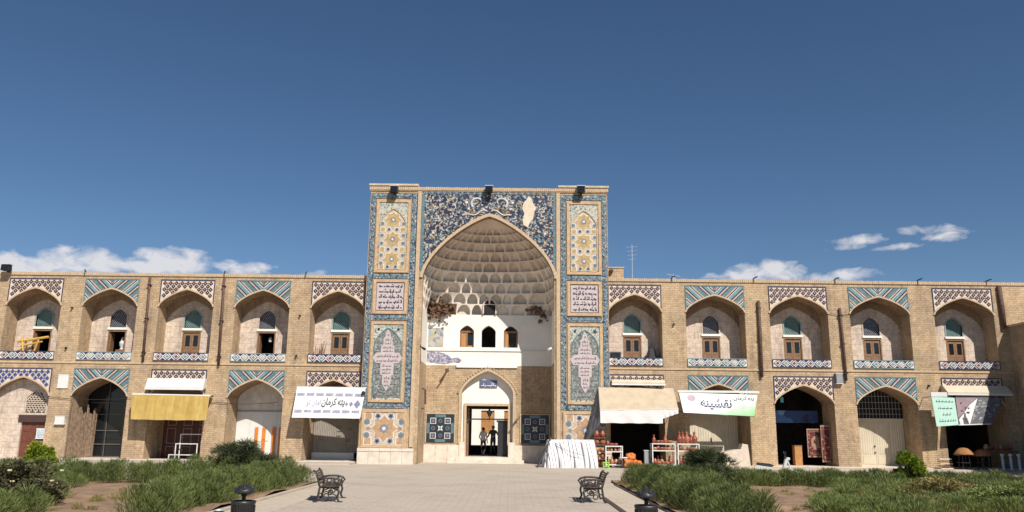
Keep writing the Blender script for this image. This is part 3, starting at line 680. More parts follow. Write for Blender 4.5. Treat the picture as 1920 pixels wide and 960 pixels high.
# doors and panes behind the three openings, small window above
for i, w in enumerate(W3):
    if i == 1:
        m = MB(); m.face([(w.cx-.6, YB+2.2, 6.5), (w.cx+.6, YB+2.2, 6.5), (w.cx+.6, YB+2.2, 8.1), (w.cx-.6, YB+2.2, 8.1)]); m.face([(w.cx-.6, YB+.5, 6.5), (w.cx-.6, YB+2.2, 6.5), (w.cx-.6, YB+2.2, 8.1), (w.cx-.6, YB+.5, 8.1)]); m.face([(w.cx+.6, YB+2.2, 6.5), (w.cx+.6, YB+.5, 6.5), (w.cx+.6, YB+.5, 8.1), (w.cx+.6, YB+2.2, 8.1)])
        m.face([(w.cx-.6, YB+.5, 8.1), (w.cx-.6, YB+2.2, 8.1), (w.cx+.6, YB+2.2, 8.1), (w.cx+.6, YB+.5, 8.1)]); m.face([(w.cx-.6, YB+.5, 6.5), (w.cx+.6, YB+.5, 6.5), (w.cx+.6, YB+2.2, 6.5), (w.cx-.6, YB+2.2, 6.5)])
        obj('opening', m, SHOP, prt); continue
    a, b = w.cx-.42, w.cx+.42
    p = obj('window', (lambda m: (m.box(a, a+.09, YB+.18, YB+.3, 6.62, 7.62), m.box(b-.09, b, YB+.18, YB+.3, 6.62, 7.62), m.box(a+.09, b-.09, YB+.18, YB+.3, 7.52, 7.62), m.box(w.cx-.04, w.cx+.04, YB+.19, YB+.29, 6.62, 7.52) if i == 0 else None, m)[-1])(MB()), WOOD, prt)
    if i == 0:
        obj('panel', MB().box(a+.09, w.cx-.04, YB+.22, YB+.26, 6.62, 7.52), WOODL, p); obj('pane', MB().box(w.cx+.04, b-.09, YB+.22, YB+.26, 6.75, 7.4), GLASS, p); obj('panel', MB().box(w.cx+.04, b-.09, YB+.225, YB+.265, 6.62, 6.745), WOODL, p)
    else: obj('panel', MB().box(a+.09, a+.28, YB+.22, YB+.26, 6.62, 7.52), WOODL, p)
    m = MB(); archfill(m, w, YB+.5, 0); obj('backing', m, SHOP if i else WOOD, p)
m = MB(); archfill(m, WS, YB-.08, 0); sw = obj('window', m, DARK, prt); m = MB(); archrim(m, WS, .07, YB-.16, YB+.2, 0, True); obj('frame', m, PINK, sw)
# muqarnas vault, one cell at a time
YV = YP+.4; BV = YB-YV
def ahw(z):
    if z <= ZIS: return HWI+.0
    g = min(1, (z-ZIS)/(ZIA-ZIS)); return HWI*(max(0, 1-g**(1/.62)))**(1/1.25)
def contour(z, ph):      # plan of the vault at height z
    w = min(1, max(0, (z-TZ[0])/3.2)); a = ahw(z); b = BV*(1-(max(0, z-TZ[0])/5.2)**1.7)
    c_, s_ = math.cos(ph), math.sin(ph); mx = max(abs(c_), abs(s_))
    rx, ry = c_/mx, s_/mx
    return (a*(rx*(1-w)+c_*w), YV+b*(ry*(1-w)+s_*w))
vault = None
def cell(k, ph0, ph1, deep=1.0):
    z0, z1 = TZ[k], TZ[k+1]; mb = MB(); nx, nz = 16, 12
    grid = []
    for j in range(nz+1):
        h = j/nz; row = []
        for i in range(nx+1):
            u = i/nx; ph = ph0+(ph1-ph0)*u; e = abs(2*u-1)
            fr_ = h**1.6; A, B = contour(z0, ph), contour(z1, ph)
            # an arched little niche is sunk into the face of each cell
            edge = .86*math.sqrt(max(0, 1-(h/.9)**2.6)) if h < .9 else 0
            q_ = min(1, max(0, (edge-e)/.16)); sc_ = .30*deep*(q_*q_*(3-2*q_))*(z1-z0)/.62
            x, y = A[0]+(B[0]-A[0])*fr_, A[1]+(B[1]-A[1])*fr_
            dx, dy = x, y-YV; l_ = math.hypot(dx, dy)+1e-6
            row.append((x+dx/l_*sc_, y+dy/l_*sc_, z0+(z1-z0)*h))
        grid.append(row)
    for j in range(nz):
        for i in range(nx): mb.face([grid[j][i+1], grid[j][i], grid[j+1][i], grid[j+1][i+1]])
    return mb
vm = MB()       # the plain crown of the vault
prev = None
for j in range(7):
    z = TZ[-1]+(ZIA-.02-TZ[-1])*j/6
    row = [Vector((*contour(z, math.pi*i/24), z)) for i in range(25)]
    if prev:
        for i in range(24): vm.face([prev[i+1], prev[i], row[i], row[i+1]])
    prev = row
vault = obj('vault', vm, PINK, prt, True)
CREAMPL = plain('cream_vault_plaster', (.77, .68, .58), .85, .12, 2.2, bmp=.3)
NC = [15, 17, 17, 17, 15, 15, 13, 13, 11]
for k in range(9):
    n = NC[k]; st = math.pi/n; off = 0 if k % 2 == 0 else st/2
    edges = [0.0]+[off+st*i for i in range(0 if off else 1, n+1) if 0 < off+st*i < math.pi]+[math.pi]
    rj = random.Random(k*7+1); edges = [e_ if i_ in (0, len(edges)-1) else e_+rj.uniform(-.13, .13)*st for i_, e_ in enumerate(edges)]
    for a, b in zip(edges, edges[1:]):
        m = PINK if k > 3 else CREAMPL  # upper tiers browner: the vault's shade is put into the plaster colour
        if k == 0 and math.pi*.66 < (a+b)/2 < math.pi*.80: m = RUB
        o = obj('muqarnas_cell', cell(k, a, b, rj.uniform(.6, 1.35)), m, vault, False)
# broken remains in the left and right corners
def rubble(cx, cy, cz, n, sx, sy, sz, seed, mat=RUB):
    r_ = random.Random(seed); mb = MB()
    for _ in range(n):
        p = Vector((cx+r_.gauss(0, sx), cy+r_.gauss(0, sy), cz+r_.gauss(0, sz))); q = Matrix.Rotation(r_.uniform(0, 3), 3, Vector((r_.random(), r_.random(), r_.random())).normalized())
        i = len(mb.v); mb.box(-.5, .5, -.5, .5, -.5, .5); d3 = (r_.uniform(.05, .14), r_.uniform(.03, .10), r_.uniform(.04, .18))
        for k in range(i, i+8): mb.v[k] = tuple(p+q @ Vector([c*d*(1+.5*r_.random()) for c, d in zip(mb.v[k], d3)]))
    o = obj('broken_stalactite', mb, mat, prt); o['kind'] = 'stuff'
rubble(-3.05, 2.6, 8.8, 130, .34, .16, .30, 4); rubble(3.05, 2.75, 8.6, 26, .26, .08, .26, 9); rubble(2.5, 2.75, 8.85, 14, .28, .06, .08, 10)
# remains of tilework on the left of the back wall
obj('faded_mural', MB().box(-3.62, -2.72, YB-.02, YB+.004, 6.62, 7.75), cellmat('faded_mural', [(0, (.30, .36, .38)), (.3, (.42, .38, .28)), (.6, (.46, .42, .34)), (.85, (.25, .24, .32))], 5, .8, .3), prt)
fp = [(-3.66, 5.75), (-3.2, 5.68), (-2.6, 5.62), (-2.05, 5.75), (-1.75, 5.70), (-1.6, 5.85), (-1.85, 6.02), (-2.2, 5.95), (-2.5, 6.2), (-3.0, 6.32), (-3.66, 6.36)]
obj('tile_remnant', MB().prism(fp, YB-.025, YB+.004), cellmat('lilac_remnant', [(0, (.22, .20, .30)), (.4, (.36, .34, .42)), (.7, (.52, .48, .46)), (.9, (.14, .12, .22))], 14, .6), prt)
# lower mosaics beside the door
def cross_panel(cx, z0, z1, y):
    w = (z1-z0)/2; zc = (z0+z1)/2
    p = obj('mosaic_panel', MB().box(cx-w, cx+w, y-.03, y, z0, z1), MATS.get('black_teal') or plain('black_teal', (.018, .032, .042), .4), prt)
    t1 = poly_mesh('tile', sq(.17, .17), .02, [BONE, INK, SLATE], [(sq(.13, .13), 1), (ngon(8, .085), 2)]); t2 = poly_mesh('tile', star(4, .22, .09, math.pi/4), .02, [BONE, TEAL], [(dia(.07), 1)]); t3 = poly_mesh('tile', ngon(6, .12), .02, [SLATE, PURP], [(ngon(6, .08), 1)]); t4 = poly_mesh('tile', sq(.3, .08), .02, [TEAL])
    for sx in (-1, 1):
        for sz in (-1, 1): inst('tile', t1, (cx+sx*.42, y-.03, zc+sz*.42), p)
    inst('tile', t2, (cx, y-.03, zc), p)
    for dx, dz in ((.42, 0), (-.42, 0), (0, .42), (0, -.42)): inst('tile', t3, (cx+dx, y-.03, zc+dz), p)
    for dx, dz, rot in ((0, .70, 0), (0, -.70, 0), (.70, 0, 1), (-.70, 0, 1)): inst('tile', t4, (cx+dx, y-.03, zc+dz), p, (0, rot*math.pi/2, 0))
    b = MB(); b.box(cx-w, cx+w, y-.05, y-.0, z1, z1+.06).box(cx-w-.06, cx-w, y-.05, y, z0, z1+.06).box(cx+w, cx+w+.06, y-.05, y, z0, z1+.06); obj('frame', b, TRIM, p)
cross_panel(-2.75, 1.1, 2.72, YB); cross_panel(2.74, 1.1, 2.72, YB)
# marble dado, step and threshold, each block a part
for x0, x1, nb in ((-HWI+.01, -1.62, 3), (1.58, HWI-.01, 3)):
    for k in range(nb):
        a = x0+(x1-x0)*k/nb; b = x0+(x1-x0)*(k+1)/nb; obj('dado_block', MB().box(a+.006, b-.006, YB-.16-.01*(k % 2), YB-.001, 0, .98), MARB, prt)
obj('door_plinth', MB().box(-1.62, -1.3, YB-.2, YB+.3, .32, 1.15), MARB, prt); obj('door_plinth', MB().box(1.2, 1.58, YB-.2, YB+.3, .32, 1.15), MARB, prt)
obj('door_step', MB().box(-2.2, 2.1, YB-1.3, YB+.4, 0, .17), MARB, prt); obj('door_step', MB().box(-1.75, 1.7, YB-.75, YB+1.1, .17, .325), MARB, prt)

# tower faces
T_BAND = poly_mesh('tile', star(4, .115, .075), .02, [TURQ, NAVY, BONE], [(ngon(8, .055), 1), (ngon(6, .026), 2)])
T_BAND2 = poly_mesh('tile', dia(.075, .7), .02, [NAVY, PEACH], [(dia(.032, .7), 1)])
def band(root, pts_h, x0, x1, z0, z1, y):
    b = obj('floral_band', MB().box(x0, x1, y-.015, y, z0, z1), BANDM, root); w, h = x1-x0, z1-z0
    if w > h: n = max(1, int(w/.33)); pos = [((x0+(k+.5)*w/n), (z0+z1)/2) for k in range(n)]; mid = [((x0+(k+1)*w/n), (z0+z1)/2) for k in range(n-1)]
    else: n = max(1, int(h/.33)); pos = [((x0+x1)/2, z0+(k+.5)*h/n) for k in range(n)]; mid = [((x0+x1)/2, z0+(k+1)*h/n) for k in range(n-1)]
    for x, z in pos: inst('tile', T_BAND, (x, y-.015, z), b)
    for x, z in mid: inst('tile', T_BAND2, (x, y-.015, z), b)
    e = MB()
    if w > h: e.box(x0, x1, y-.022, y-.001, z0, z0+.018).box(x0, x1, y-.022, y-.001, z1-.018, z1)
    else: e.box(x0, x0+.018, y-.022, y-.001, z0, z1).box(x1-.018, x1, y-.022, y-.001, z0, z1)
    obj('edging', e, NAVY, b)
def frame(root, x0, x1, z0, z1, w, y, mat, d=.07):
    return obj('frame', MB().box(x0-w, x1+w, y-d, y, z0-w, z0).box(x0-w, x1+w, y-d, y, z1, z1+w).box(x0-w, x0, y-d, y, z0, z1).box(x1, x1+w, y-d, y, z0, z1), mat, root)
S_GOLD = {}
def girih(root, x0, x1, z0, z1, y, nx, nz, gold, arch=False):
    p = obj('star_panel', MB().box(x0, x1, y-.02, y, z0, z1), MATS.get('pale_tan') or plain('pale_tan', (.52, .42, .29), .5, .15, 7), root); yy = y-.02
    cw, ch = (x1-x0)/nx, (z1-z0)/nz; s = min(cw, ch)
    key = (round(s, 3), gold.name)
    if key not in S_GOLD:
        S_GOLD[key] = (poly_mesh('tile', star(8, s*.45, s*.33), .018, [BONE, gold, SLATE, BONE], [(star(8, s*.415, s*.30), 1), (star(8, s*.16, s*.11), 2), (star(8, s*.08, s*.04), 3)]), poly_mesh('tile', ngon(5, s*.125), .017, [BONE, SLATE, NAVY], [(ngon(5, s*.10), 1), (ngon(5, s*.05), 2)]), poly_mesh('tile', ngon(6, s*.13), .016, [BONE, SLATE, TEAL], [(ngon(6, s*.105), 1), (ngon(6, s*.055), 2)]), poly_mesh('tile', sq(s*.13, s*.13), .015, [BONE, gold], [(sq(s*.10, s*.10), 1)]))
    big, pen, hexa, sqr = S_GOLD[key]
    for i in range(nx):
        for j in range(nz):
            cx, cz = x0+cw*(i+.5), z0+ch*(j+.5)
            if not (arch and j == nz-1 and False): inst('tile', big, (cx, yy, cz), p)
            for sx in (-1, 1):
                inst('tile', hexa, (cx+sx*cw*.43, yy, cz+ch*.20), p) ; inst('tile', hexa, (cx+sx*cw*.43, yy, cz-ch*.20), p)
                if cz-ch*.5 > z0+.05 or True:
                    zz = cz-ch*.5 if j > 0 else cz-ch*.5+s*.12
                    inst('tile', pen, (cx+sx*cw*.16, yy, zz), p); inst('tile', sqr, (cx+sx*cw*.40, yy, zz), p)
                if j == nz-1 and not arch: inst('tile', pen, (cx+sx*cw*.16, yy, cz+ch*.5-s*.12), p); inst('tile', sqr, (cx+sx*cw*.40, yy, cz+ch*.5-s*.12), p)
    return p
def medallion(root, x0, x1, z0, z1, y):
    cx = (x0+x1)/2; hw = (x1-x0)/2
    p = obj('inscription_panel', MB().box(x0, x1, y-.015, y, z0, z1), TQF, root)
    o = Op(cx, hw-.10, z0+.1, z1-1.15, z1-.25); m = MB(); archfill(m, o, y-.022, 0); g = obj('ground', m, MEDB, p)
    m = MB(); archrim(m, o, .05, y-.045, y-.014, 0, True); obj('rim', m, TEAL, p)
    script = MB(); script_strokes(script, cx-hw+.16, cx+hw-.16, z0+.16, z1-1.3, y-.022, 9, 21, .022); obj('lettering', script, plain('grey_ink%d' % int(x0*10), (.11, .11, .105), .6), p)['kind'] = 'stuff'
    H = z1-z0; zc = z0+H*.52
    half = [(a*1.22, b*1.02) for a, b in [(.0, -.40), (.11, -.36), (.24, -.30), (.24, -.20), (.36, -.19), (.36, -.04), (.62, -.04), (.80, .02), (.80, .035), (.62, .095), (.38, .095), (.36, .18), (.25, .20), (.25, .28), (.14, .31), (.13, .35), (.0, .40)]]
    poly = [(cx+a*hw, zc+b*H) for a, b in half]+[(cx-a*hw, zc+b*H) for a, b in reversed(half[1:-1])]
    md = obj('cartouche', MB().prism(poly, y-.05, y-.02), LILAC, p)
    s2 = MB()
    for a, b0, b1, rows in ((.22, -.35, -.21, 3), (.38, -.19, -.05, 3), (.76, -.03, .085, 2), (.38, .10, .19, 2), (.25, .20, .30, 2), (.10, .31, .36, 1)): script_strokes(s2, cx-a*hw, cx+a*hw, zc+b0*H, zc+b1*H, y-.05, rows, int(a*1000), .027)
    obj('lettering', s2, plain('plum_ink', (.16, .09, .11), .6) if 'plum_ink' not in MATS else MATS['plum_ink'], md)['kind'] = 'stuff'
    for s in (-1, 1): obj('boss', MB().prism([(cx+s*(hw-.28)+a, z1-.28+b) for a, b in ngon(8, .075)], y-.04, y-.01), NAVY, p)
def kufic(root, x0, x1, z0, z1, y):
    p = obj('inscription_panel', MB().box(x0, x1, y-.015, y, z0, z1), LILAC, root); s = MB()
    script_strokes(s, x0+.08, x1-.08, z0+.08, z1-.05, y-.015, 5, int(abs(x0)*100), .042, 1.2)
    s.box(x0+.02, x1-.02, y-.025, y-.014, z0+.02, z0+.045).box(x0+.02, x1-.02, y-.025, y-.014, z1-.045, z1-.02).box(x0+.02, x0+.045, y-.024, y-.014, z0+.045, z1-.045).box(x1-.045, x1-.02, y-.024, y-.014, z0+.045, z1-.045)
    lt = obj('lettering', s, MATS.get('plum_dark') or plain('plum_dark', (.05, .03, .055), .5), p); lt['kind'] = 'stuff'
def tower(xo, xi, sgn):
    y = YP
    X = lambda a: xo+sgn*a
    def rr(a, b): return (min(X(a), X(b)), max(X(a), X(b)))
    la = rr(.05, .33); lb = rr(2.38, 2.68); wide = rr(.05, 2.68); pn = rr(.53, 2.18)
    band(prt, None, *la, 2.92, 14.74, y); band(prt, None, *lb, 2.92, 14.74, y); band(prt, None, *rr(.05, 2.68), 14.745, 15.05, y)
    inn = rr(.335, 2.375)
    band(prt, None, *inn, 10.06, 10.36, y); band(prt, None, *inn, 7.72, 8.02, y); band(prt, None, *inn, 2.92, 3.2, y)
    frame(prt, *pn, 10.55, 14.5, .14, y, GTRIM); frame(prt, *rr(.56, 2.15), 8.24, 9.86, .16, y, GTRIM); frame(prt, *pn, 3.38, 7.5, .13, y, GTRIM)
    # upper star panel: stars under a small arch
    p = girih(prt, pn[0]+.12, pn[1]-.12, 10.6, 14.05, y, 1, 3, GOLD, True)
    cxp = (pn[0]+pn[1])/2; oa = Op(cxp, .72, 10.6, 13.2, 14.1)
    m = MB(); xs = oa.xs(14)
    for a, b in zip(xs, xs[1:]): m.face([(a, y-.052, oa.top(a)), (b, y-.052, oa.top(b)), (b, y-.052, 14.45), (a, y-.052, 14.45)])
    obj('turquoise_corner', m, TQF, p); m = MB(); archrim(m, oa, .04, y-.07, y-.01, 0, True); obj('rim', m, TRIM, p)
    obj('side_strip', MB().box(pn[0], pn[0]+.115, y-.016, y, 10.55, 14.5).box(pn[1]-.115, pn[1], y-.016, y, 10.55, 14.5).box(pn[0]+.116, pn[1]-.116, y-.016, y, 14.055, 14.5), TQF, p)
    kufic(prt, *rr(.56, 2.15), 8.24, 9.86, y)
    medallion(prt, *pn, 3.38, 7.5, y)
    frame(prt, *rr(.26, 2.42), .99, 2.72, .14, y, GTRIM); girih(prt, *rr(.26, 2.42), .99, 2.72, y, 1, 1, OCHRE)
    bp = rr(.26, 2.42); yb = y-.02
    cz = (.99+2.72)/2
    for sx in (-1, 1):
        inst('tile', poly_mesh('tile', star(8, .19, .13), .018, [BONE, OCHRE, SLATE], [(star(8, .165, .11), 1), (star(8, .08, .05), 2)]), ((bp[0]+bp[1])/2+sx*.86, yb, cz), prt)
    # brick edging strips and the pilaster beside the arch
    obj('pilaster', MB().box(*rr(2.72, 2.92), y-.09, y, .9, ZT-.36), TRIM, prt)
    for k in range(5):      # marble plinth slabs
        a, b = rr(-.03+k*.6, -.03+(k+1)*.6); obj('plinth_slab', MB().box(a+.006, b-.006, y-.14-.008*(k % 2), y+.02, 0, .66), MARB, prt)
        obj('plinth_slab', MB().box(a+.005, b-.005, y-.17, y+.02, .666, .83), MARB, prt)
tower(-6.83, -3.9, 1); tower(6.72, 3.8, -1)
# spandrel above the great arch
sp_ = MB(); X0, X1 = -3.88, 3.78
o = Op(0, 3.86, 0, ZIS, ZIA+.18); zt = ZT-.5
xs = [max(X0, min(X1, x)) for x in o.xs(24)]
for a, b in zip(xs, xs[1:]):
    if b-a > 1e-4: sp_.face([(a, YP-.015, o.top(a)), (b, YP-.015, o.top(b)), (b, YP-.015, zt), (a, YP-.015, zt)])
spn = obj('floral_spandrel', sp_, FLOR, prt)
rm = MB(); archrim(rm, IW, .17, YP-.10, YP+.02, 0); obj('arch_rim', rm, TRIM, prt)
band(prt, None, X0+.05, X1-.05, zt+.005, zt+.14, YP)
for xa_, xb_ in ((X0, X0+.16), (X1-.16, X1)): obj('edging', MB().box(xa_, xb_, YP-.03, YP-.014, 10.6, zt), TEAL, spn)
def scroll(pts, r, mat): obj('scroll', MB().tube(pts, r, 6), mat, spn, True)
for s in (-1, 1):       # arabesque volutes over the apex
    pts = []
    for k in range(22):
        t = k/21; rad = .62*(1-t*.75); th = -.9+t*4.6
        pts.append((-.03+s*(.62+rad*math.cos(th)*.75), YP-.03, 14.55+rad*.62*math.sin(th)))
    scroll(pts, [.085*(1-.5*k/21) for k in range(22)], plain('pale_blue_glaze%d' % s, (.48, .52, .56), .4))
    scroll([(-.03+s*(.1+k*.16), YP-.03, 14.02+.10*math.sin(k*1.1)-k*k*.006) for k in range(8)], .045, CREAM)
    r_ = random.Random(5)
    for k in range(16):     # trailing vines and blossoms
        x = s*r_.uniform(.9, 3.5); zlo = o.top(x)+.3
        z = r_.uniform(zlo, max(zlo+.05, zt-.2)); 
        th0 = r_.uniform(0, 6.28); rad = r_.uniform(.10, .18)
        if z-rad < o.top(min(3.8, abs(x)+rad)) - .0 and abs(x) < 2: continue
        if abs(x)+rad > 3.6 or z+rad > zt: continue
        scroll([(x+rad*(1-.6*q/9)*math.cos(th0+q*.55), YP-.022, z+rad*(1-.6*q/9)*math.sin(th0+q*.55)) for q in range(10)], .022, r_.choice([BONE, CREAM, TURQ, GOLD, SLATE]))
        if k % 2 == 0: obj('blossom', MB().prism([(x+a, z+b) for a, b in star(6, .085, .05)], YP-.04, YP-.012), r_.choice([GOLD, BONE, PEACH, TURQ]), spn)
pp = [(2.05, 13.25), (2.3, 13.1), (2.42, 13.4), (2.6, 13.6), (2.66, 14.0), (2.78, 14.25), (2.6, 14.5), (2.5, 14.82), (2.35, 14.95), (2.22, 14.75), (2.05, 14.55), (1.98, 14.2), (2.1, 13.9), (2.0, 13.55)]
obj('bare_plaster_patch', MB().prism([(x-.12, z) for x, z in pp], YP-.06, YP-.01), plain('bare_plaster', (.66, .55, .42), .9, .12, 6, bmp=.4), spn)
# passage behind the door
ps = MB()
PX0, PX1, PY1, PZ = -2.6, 2.5, 10, 4.2
ps.face([(PX0, YB+1, .32), (PX0, PY1, .32), (PX0, PY1, PZ), (PX0, YB+1, PZ)]); ps.face([(PX1, PY1, .32), (PX1, YB+1, .32), (PX1, YB+1, PZ), (PX1, PY1, PZ)]); ps.face([(PX0, YB+1, PZ), (PX0, PY1, PZ), (PX1, PY1, PZ), (PX1, YB+1, PZ)])
obj('passage', ps, SHOP, prt)
pf = MB().box(PX0, PX1, YB+1.1, 30, .0, .318); pfo = struct('passage_floor', pf, paving('shaded_passage_stone', (.16, .13, .10), (.14, .115, .09), (.10, .08, .06), .5, .5))  # floor stone darkened to carry the shade of the passage
t = thing('darkening_block', 'low dark block added across the passage to darken the foot of the doorway view', 'darkening_block', (-.05, 9.6, .318)); obj('kerb', MB().box(-2.5, 2.4, 9.3, 9.9, .32, .80), plain('darkening_block_side', (.05, .04, .032), .8), t); obj('coping', MB().box(-2.52, 2.42, 9.26, 9.94, .80, .86), plain('darkening_block_top', (.09, .075, .06), .8), t)  # added dark block, darkens the lower part of the doorway
cy = thing('courtyard_house', 'white plastered courtyard house with honey-coloured wooden shutters seen through the doorway', 'building', (0, 30, 0))
cm_ = MB(); cw_ops = [Op(x, .62, 1.5, 3.6) for x in (-3.2, -.75, 1.35, 3.8)]
wall(cm_, -9, 9, 0, 8.5, cw_ops, 30)
for o_ in cw_ops: reveal(cm_, o_, 30, 30.25, 0)
cm_.face([(-9, 30, 8.5), (9, 30, 8.5), (9, 34, 8.5), (-9, 34, 8.5)]); obj('wall', cm_, PLA, cy)
for o_ in cw_ops:
    for s in (-1, 1): obj('shutter', MB().box(min(o_.cx, o_.cx+s*.6), max(o_.cx, o_.cx+s*.6), 30.12, 30.18, 1.5, 3.6).box(min(o_.cx+s*.1, o_.cx+s*.5), max(o_.cx+s*.1, o_.cx+s*.5), 30.09, 30.121, 2.6, 3.4).box(min(o_.cx+s*.1, o_.cx+s*.5), max(o_.cx+s*.1, o_.cx+s*.5), 30.09, 30.121, 1.65, 2.4), WOODL, cy)

# ------------------------------------------------------------------ lower building along the right side of the square
side = thing('side_arcade', 'lower shaded brick arcade running forward from the right end of the square', 'building', (31, -14, 0))
XS, ZS = 29.15, 7.75
sm = MB(); sops = [Op(c, 1.6, .1, 4.4, 6.0) for c in (2.4, 6.8, 11.2, 15.6, 20.0, 24.4)]
tmp = MB(); wall(tmp, .02, 28, 0, ZS, sops, 0)
for o_ in sops: reveal(tmp, o_, 0, 1.8, 0); archfill(tmp, o_, 1.8, -.03, 1)
rot = lambda p: (XS+p[1], -p[0], p[2])        # along the wall -> towards the camera, depth -> +x
sm.v = [rot(p) for p in tmp.v]; sm.f = tmp.f; sm.m = tmp.m
sm.face([(XS, -.02, ZS), (XS, -28, ZS), (XS+6, -28, ZS), (XS+6, -.02, ZS)]); sm.face([(XS, -28, 0), (XS+6, -28, 0), (XS+6, -28, ZS), (XS, -28, ZS)]); sm.face([(XS+6, -28, 0), (XS+6, -.02, 0), (XS+6, -.02, ZS), (XS+6, -28, ZS)])
obj('wall', sm, [BRR, SHOP], side)
obj('coping', MB().box(XS-.12, XS+.4, -28, -.03, ZS+.005, ZS+.12), TRIM, side)
for i, o_ in enumerate(sops):
    rm = MB(); archrim(rm, o_, .12, -.05, .02, 0); rm.v = [rot(p) for p in rm.v]; obj('arch_rim', rm, TRIM, side)
obj('string_course', MB().box(XS-.06, XS+.02, -28, -.03, 4.15, 4.22), TRIM, side) if False else None

# ------------------------------------------------------------------ ground
struct('ground', MB().face([(-900, -900, -.02), (900, -900, -.02), (900, 900, -.02), (-900, 900, -.02)]), plain('far_ground', (.33, .28, .22), .9))
struct('plaza', MB().box(-60, 60, -70, 3.2, -.3, 0), PAVE)
struct('pavement', MB().box(-33, -6.9, -2.2, 1.9, 0, .07), PAVE); struct('pavement', MB().box(6.9, 29.1, -1.75, 1.9, 0, .07), PAVE)
struct('threshold', MB().box(-33, -6.95, -.35, 2.6, .07, .105), MARB); struct('threshold', MB().box(9.98, 29.1, -.35, 2.6, .07, .105), MARB)
struct('path', MB().box(-4.95, -3.98, -60, -17.2, -.1, .006), PATH); struct('path', MB().box(4.0, 4.92, -60, -15.6, -.1, .006), PATH)
struct('kerb', MB().box(-5.13, -4.95, -60, -15.7, -.1, .05), KERB); struct('kerb', MB().box(-3.98, -3.86, -60, -17.2, -.1, .012), KERB)
struct('drain_channel', MB().box(3.86, 3.99, -60, -21.4, -.1, .02), CHAN); struct('drain_channel', MB().box(4.92, 5.03, -60, -15.7, -.1, .03), CHAN)
def bed(x0, x1, y0, y1, corner):
    m = MB(); nx, ny = 60, 40; r_ = random.Random(3)
    hz = [[.04+.05*r_.random()+.05*math.sin(i*.7)*math.cos(j*.9) for j in range(ny+1)] for i in range(nx+1)]
    P = lambda i, j: (x0+(x1-x0)*i/nx, y0+(y1-y0)*j/ny, max(.012, hz[i][j]))
    for i in range(nx):
        for j in range(ny): m.face([P(i, j), P(i+1, j), P(i+1, j+1), P(i, j+1)])
    o = struct('flower_bed', m, SOIL); return o
bed(-30, -5.13, -40, -16.6, None); bed(5.03, 28, -40, -14.3, None)
struct('kerb', MB().box(-30, -5.13, -16.6, -16.45, 0, .1), KERB); struct('kerb', MB().box(5.03, 28, -14.3, -14.15, 0, .1), KERB)

# ------------------------------------------------------------------ planting
def blades(name, plants, per, ln, wd, mat, spread=.5, up=1.0, parent=None, tint=(0, 1), curl=.25):
    """plants: (x, y, z0, radius, height). Narrow leaves fill each plant's dome and point out and up."""
    P = np.array(plants, float); n = len(P)*per; idx = np.repeat(np.arange(len(P)), per); pl = P[idx]
    u = rng.random(n)**.5; th = rng.random(n)*2*np.pi; hgt = rng.random(n)**.75
    dome = np.sqrt(np.clip(1-hgt**2.2, 0.04, 1))
    rr_ = u*dome*pl[:, 3]
    base = np.stack([pl[:, 0]+rr_*np.cos(th), pl[:, 1]+rr_*np.sin(th), pl[:, 2]+hgt*pl[:, 4]*.82], 1)
    d = np.stack([np.cos(th)*u*spread, np.sin(th)*u*spread, np.full(n, up)], 1)+rng.normal(0, .28, (n, 3)); d /= np.linalg.norm(d, axis=1)[:, None]
    l = ln*(.55+.9*rng.random(n)); w = wd*(.6+.8*rng.random(n))
    side_ = np.cross(d, rng.normal(0, 1, (n, 3))); side_ /= np.linalg.norm(side_, axis=1)[:, None]
    bend = side_*0+np.stack([np.cos(th), np.sin(th), np.zeros(n)], 1)*(l*curl*rng.random(n))[:, None]
    mid = base+d*(l*.5)[:, None]; tip = base+d*l[:, None]+bend
    V = np.empty((n, 4, 3)); V[:, 0] = base; V[:, 1] = mid+side_*w[:, None]; V[:, 2] = tip; V[:, 3] = mid-side_*w[:, None]
    me = bpy.data.meshes.new(name); me.vertices.add(n*4); me.vertices.foreach_set('co', V.reshape(-1).astype(np.float32))
    me.loops.add(n*4); me.loops.foreach_set('vertex_index', np.arange(n*4, dtype=np.int32)); me.polygons.add(n)
    me.polygons.foreach_set('loop_start', np.arange(0, n*4, 4, dtype=np.int32)); me.polygons.foreach_set('loop_total', np.full(n, 4, np.int32))
    me.update(calc_edges=True); me.validate()
    plant_t = rng.random(len(P))[idx]
    t = np.clip(tint[0]+(tint[1]-tint[0])*(.45*rng.random(n)+.55*plant_t), 0, 1)
    at = me.attributes.new('tint', 'FLOAT', 'POINT'); at.data.foreach_set('value', np.repeat(t, 4).astype(np.float32))
    me.materials.append(mat)
    return link(bpy.data.objects.new(name, me), parent)
def rowplants(x0, x1, y0, y1, step, r0, h0, keep=lambda x, y: True):
    out_ = []
    for x in np.arange(x0, x1, step):
        for y in np.arange(y0, y1, step):
            a, b = x+random.uniform(-.5, .5)*step, y+random.uniform(-.5, .5)*step
            if keep(a, b): out_.append((a, b, .02, r0*random.uniform(.75, 1.2), h0*random.uniform(.6, 1.2)))
    return out_
def stuff(o, label, cat): o['kind'] = 'stuff'; return tag(o, label, cat)
pl = rowplants(-29, -10.4, -18.6, -16.9, .42, .36, .78)+rowplants(-9.9, -5.5, -18.6, -17.0, .36, .36, .88)
stuff(blades('rosemary_hedge', pl, 420, .125, .0075, LHEDGE), 'green feathery rosemary hedge along the back of the bed below the yellow awning', 'hedge')
pl = rowplants(-6.7, -5.5, -28.6, -18.3, .34, .34, .74, lambda x, y: x > -7.2+max(0, -24-y)*.28)
stuff(blades('rosemary_hedge', pl, 620, .12, .0070, LHEDGE, tint=(.15, 1)), 'green rosemary hedge edging the path beside the bench with its back to it on the left bed', 'hedge')
